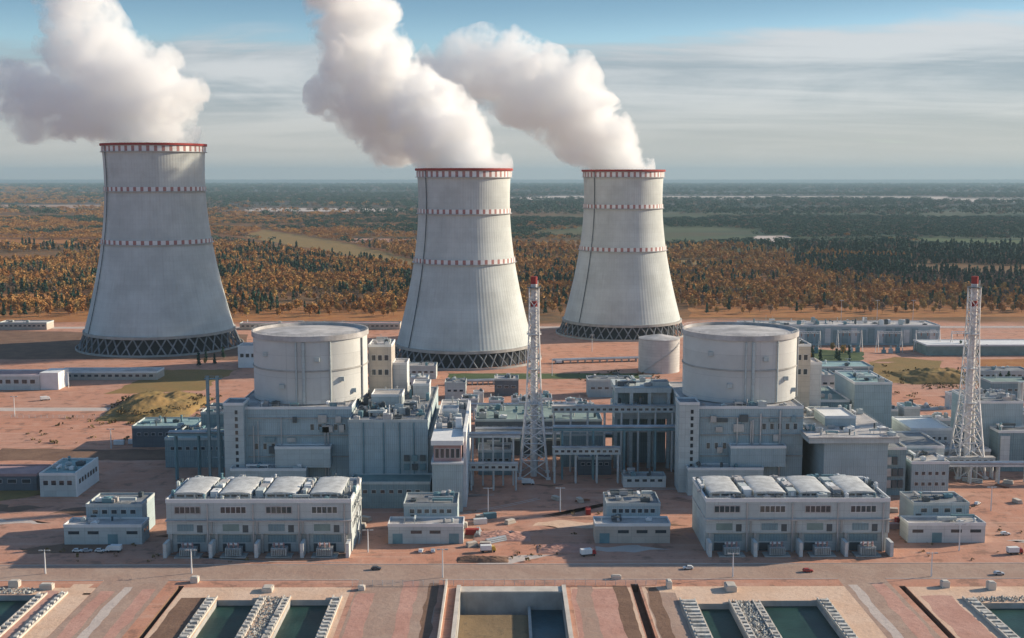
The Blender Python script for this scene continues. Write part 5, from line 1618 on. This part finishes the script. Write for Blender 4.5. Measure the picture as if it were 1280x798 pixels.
# the forest behind: countless trees, one object scattering simple tree meshes over its points
def forest():
    rnd = random.Random(5)
    pts, sc, col, idx = [], [], [], []
    def fieldlike(x, y):
        a = mn.noise(Vector((x * .0011, y * .0022, 3.1)))
        b = mn.noise(Vector((x * .004, y * .007, 9.0)))
        return a + .4 * b
    def inside(x, y, poly):
        c = False; n = len(poly)
        for i in range(n):
            (a, b), (e, f_) = poly[i], poly[i - 1]
            if (b > y) != (f_ > y) and x < (e - a) * (y - b) / (f_ - b) + a: c = not c
        return c
    def add(x, y, s_, far):
        if any(inside(x, y, p_) for p_ in CLEAR): return
        if far and fieldlike(x, y) > (.30 if y < 4500 else .16): return
        if not far and (fieldlike(x, y) > .26 or mn.noise(Vector((x * .013, y * .02, 4.4))) > .42): return
        # cleared power line strip running away to the left of the middle tower
        cxl = -230 - (y - 2300) * .62
        if 2100 < y < 3900 and abs(x - cxl) < 45 : return
        if x < -150 and abs(y - 1585 - x * .02) < 22: return
        if x < -200 and abs(y - 2350 - x * .05) < 30: return
        side = (x - 150) / 900 + mn.noise(Vector((x * .0012, y * .0016, .5))) * 1.5 + (y - 1900) / 1800
        n2 = mn.noise(Vector((x * .006, y * .009, 2.5))) + .8 * mn.noise(Vector((x * .0022, y * .004, 5.5)))
        if x < -60 and y < 3400: side -= 1.2
        if abs(y - 2300 - (x + 230) * -1.6) < 160 and x < 0 and n2 > -.15: side += 2.2
        hot = math.exp(-((x - 330) / 190) ** 2 - ((y - 2000) / 420) ** 2) + math.exp(-((x - 75) / 80) ** 2 - ((y - 1950) / 250) ** 2)
        side -= hot * 2.2
        p = side + n2 * .9 + rnd.uniform(-.5, .5)
        if p < .35:
            u_ = .42 + .40 * rnd.uniform(-1, 1) + 1.1 * mn.noise(Vector((x * .009, y * .015, 8.8))) + n2 * .2
            k_ = 0 if u_ < .46 else 1 if u_ < .72 else 3 if u_ < .86 else 2
        elif p < .62: k_ = rnd.choice([1, 3, 3, 2])
        else: k_ = 2 if rnd.random() < (.8 if y > 1900 else .35) else 3
        if y > 2700: k_ = {0: 5, 1: 5, 2: 4, 3: 6}[k_]; s_ = s_ * .8
        pts.append((x, y, 0)); sc.append(s_ * rnd.uniform(.5, 1.25)); idx.append(k_)
    for (y0, y1, st, s_, far) in ((1420, 2500, 10.5, 1.0, False), (2500, 4800, 19, 1.35, True), (4800, 12000, 55, 2.6, True), (12000, 26000, 130, 4.5, True)):
        y = y0
        while y < y1:
            hwid = y * .50 + 120
            x = -hwid
            while x < hwid:
                jx, jy = x + rnd.uniform(-.6, .6) * st, y + rnd.uniform(-.6, .6) * st
                if not (jx > 0 and jy < 1460):
                    add(jx, jy, s_, far)
                x += st
            y += st
    me = bpy.data.meshes.new('forest')
    me.vertices.add(len(pts))
    me.vertices.foreach_set('co', np.array(pts, dtype=np.float32).ravel())
    a1 = me.attributes.new('tree_size', 'FLOAT', 'POINT'); a1.data.foreach_set('value', np.array(sc, dtype=np.float32))
    a2 = me.attributes.new('tree_kind', 'INT', 'POINT'); a2.data.foreach_set('value', np.array(idx, dtype=np.int32))
    o = link(bpy.data.objects.new('forest', me))
    tag(o, kind='stuff')
    col_ = bpy.data.collections.new('forest_tree_kinds')
    for q, (kd, mt, H) in enumerate((('birch', 'leaf_orange', 12), ('birch', 'leaf_yellow', 11), ('conifer', 'leaf_green', 15), ('birch', 'leaf_brown', 11), ('clump', 'leaf_green', 13), ('clump', 'leaf_orange', 11), ('clump', 'leaf_brown', 11))):
        mm = crown_mesh('forest_crown', kd, 46, 60 + q, M[mt], H)
        # widen the far crowns' leaf clumps so that a few faces read as a crown
        bm_ = bmesh.new(); bm_.from_mesh(mm)
        for f_ in bm_.faces:
            c = f_.calc_center_median()
            for v in f_.verts: v.co = c + (v.co - c) * 1.5
        bm_.to_mesh(mm); bm_.free()
        col_.objects.link(bpy.data.objects.new(f'tree_kind_{"abcdefg"[q]}', mm))
    ng = bpy.data.node_groups.new('scatter_forest', 'GeometryNodeTree')
    ng.interface.new_socket('Geometry', in_out='INPUT', socket_type='NodeSocketGeometry')
    ng.interface.new_socket('Geometry', in_out='OUTPUT', socket_type='NodeSocketGeometry')
    t = NT(ng)
    gi = t.n('NodeGroupInput'); go = t.n('NodeGroupOutput')
    ci = t.n('GeometryNodeCollectionInfo'); ci.inputs[0].default_value = col_
    ci.inputs['Separate Children'].default_value = True; ci.inputs['Reset Children'].default_value = True
    na = t.n('GeometryNodeInputNamedAttribute', data_type='INT'); na.inputs[0].default_value = 'tree_kind'
    nb = t.n('GeometryNodeInputNamedAttribute', data_type='FLOAT'); nb.inputs[0].default_value = 'tree_size'
    rv = t.n('FunctionNodeRandomValue', data_type='FLOAT'); rv.inputs[2].default_value = 0; rv.inputs[3].default_value = 6.28
    cx_n = t.n('ShaderNodeCombineXYZ'); ng.links.new(rv.outputs[1], cx_n.inputs[2])
    ip = t.n('GeometryNodeInstanceOnPoints')
    mp = t.n('GeometryNodeMeshToPoints')
    ng.links.new(gi.outputs[0], mp.inputs[0])
    ng.links.new(mp.outputs[0], ip.inputs['Points']); ng.links.new(ci.outputs[0], ip.inputs['Instance'])
    ip.inputs['Pick Instance'].default_value = True
    ng.links.new([s_ for s_ in na.outputs if s_.enabled][0], ip.inputs['Instance Index'])
    ng.links.new([s_ for s_ in nb.outputs if s_.enabled][0], ip.inputs['Scale'])
    ng.links.new(cx_n.outputs[0], ip.inputs['Rotation'])
    ng.links.new(ip.outputs[0], go.inputs[0])
    md = o.modifiers.new('scatter', 'NODES'); md.node_group = ng
    print('forest trees', len(pts))
forest()

# ------------------------------------------------------------------ haze
def haze():
    mb = MB().box(-40000, 40000, -2500, 45000, -14, 480)
    m, t, out = mat('haze_air')
    v = t.n('ShaderNodeVolumePrincipled', {'Color': (0.42, 0.58, 0.68), 'Density': 0.00004, 'Anisotropy': 0.1})
    t.set(out, 1, v.outputs[0])
    o = mb.build('haze', m)
    tag(o, kind='stuff')
haze()

# weeds and low bushes on the banks and yards
def scrub():
    rnd = random.Random(8); vs, fs = [], []
    areas = [(-275, -205, 755, 860, 260), (-300, -150, 700, 780, 120), (310, 390, 880, 970, 200), (150, 330, 800, 1000, 200), (-20, 50, 476, 560, 40), (-250, -100, 476, 500, 60), (150, 300, 476, 560, 90),
             (60, 130, 900, 960, 80)]
    for (x0, x1, y0, y1, n) in areas:
        for _ in range(n):
            cx, cy = rnd.uniform(x0, x1), rnd.uniform(y0, y1)
            if mn.noise(Vector((cx * .05, cy * .05, 2))) < -.05: continue
            zb = 0
            if -272 < cx < -212 and 765 < cy < 850: zb = 4
            s_ = rnd.uniform(.5, 1.6) * (1 if cy < 600 else 1.6)
            for _ in range(7):
                c = Vector((cx + rnd.gauss(0, .5) * s_, cy + rnd.gauss(0, .5) * s_, zb + rnd.uniform(.1, .8) * s_))
                a = Vector((rnd.gauss(0, 1), rnd.gauss(0, 1), rnd.gauss(0, 1))).normalized(); b = a.orthogonal().normalized(); b2 = a.cross(b); i = len(vs); k = s_ * .4
                vs += [tuple(c + b * k), tuple(c + b2 * k), tuple(c - b * k), tuple(c - b2 * k)]; fs.append((i, i + 1, i + 2, i + 3))
    me = bpy.data.meshes.new('scrub'); me.from_pydata(vs, [], fs); me.materials.append(M['scrub'])
    tag(link(bpy.data.objects.new('scrub', me)), kind='stuff')
M['scrub'] = leaf_mat('scrub_leaves', (0.16, 0.13, 0.06), (0.22, 0.15, 0.07))
scrub()
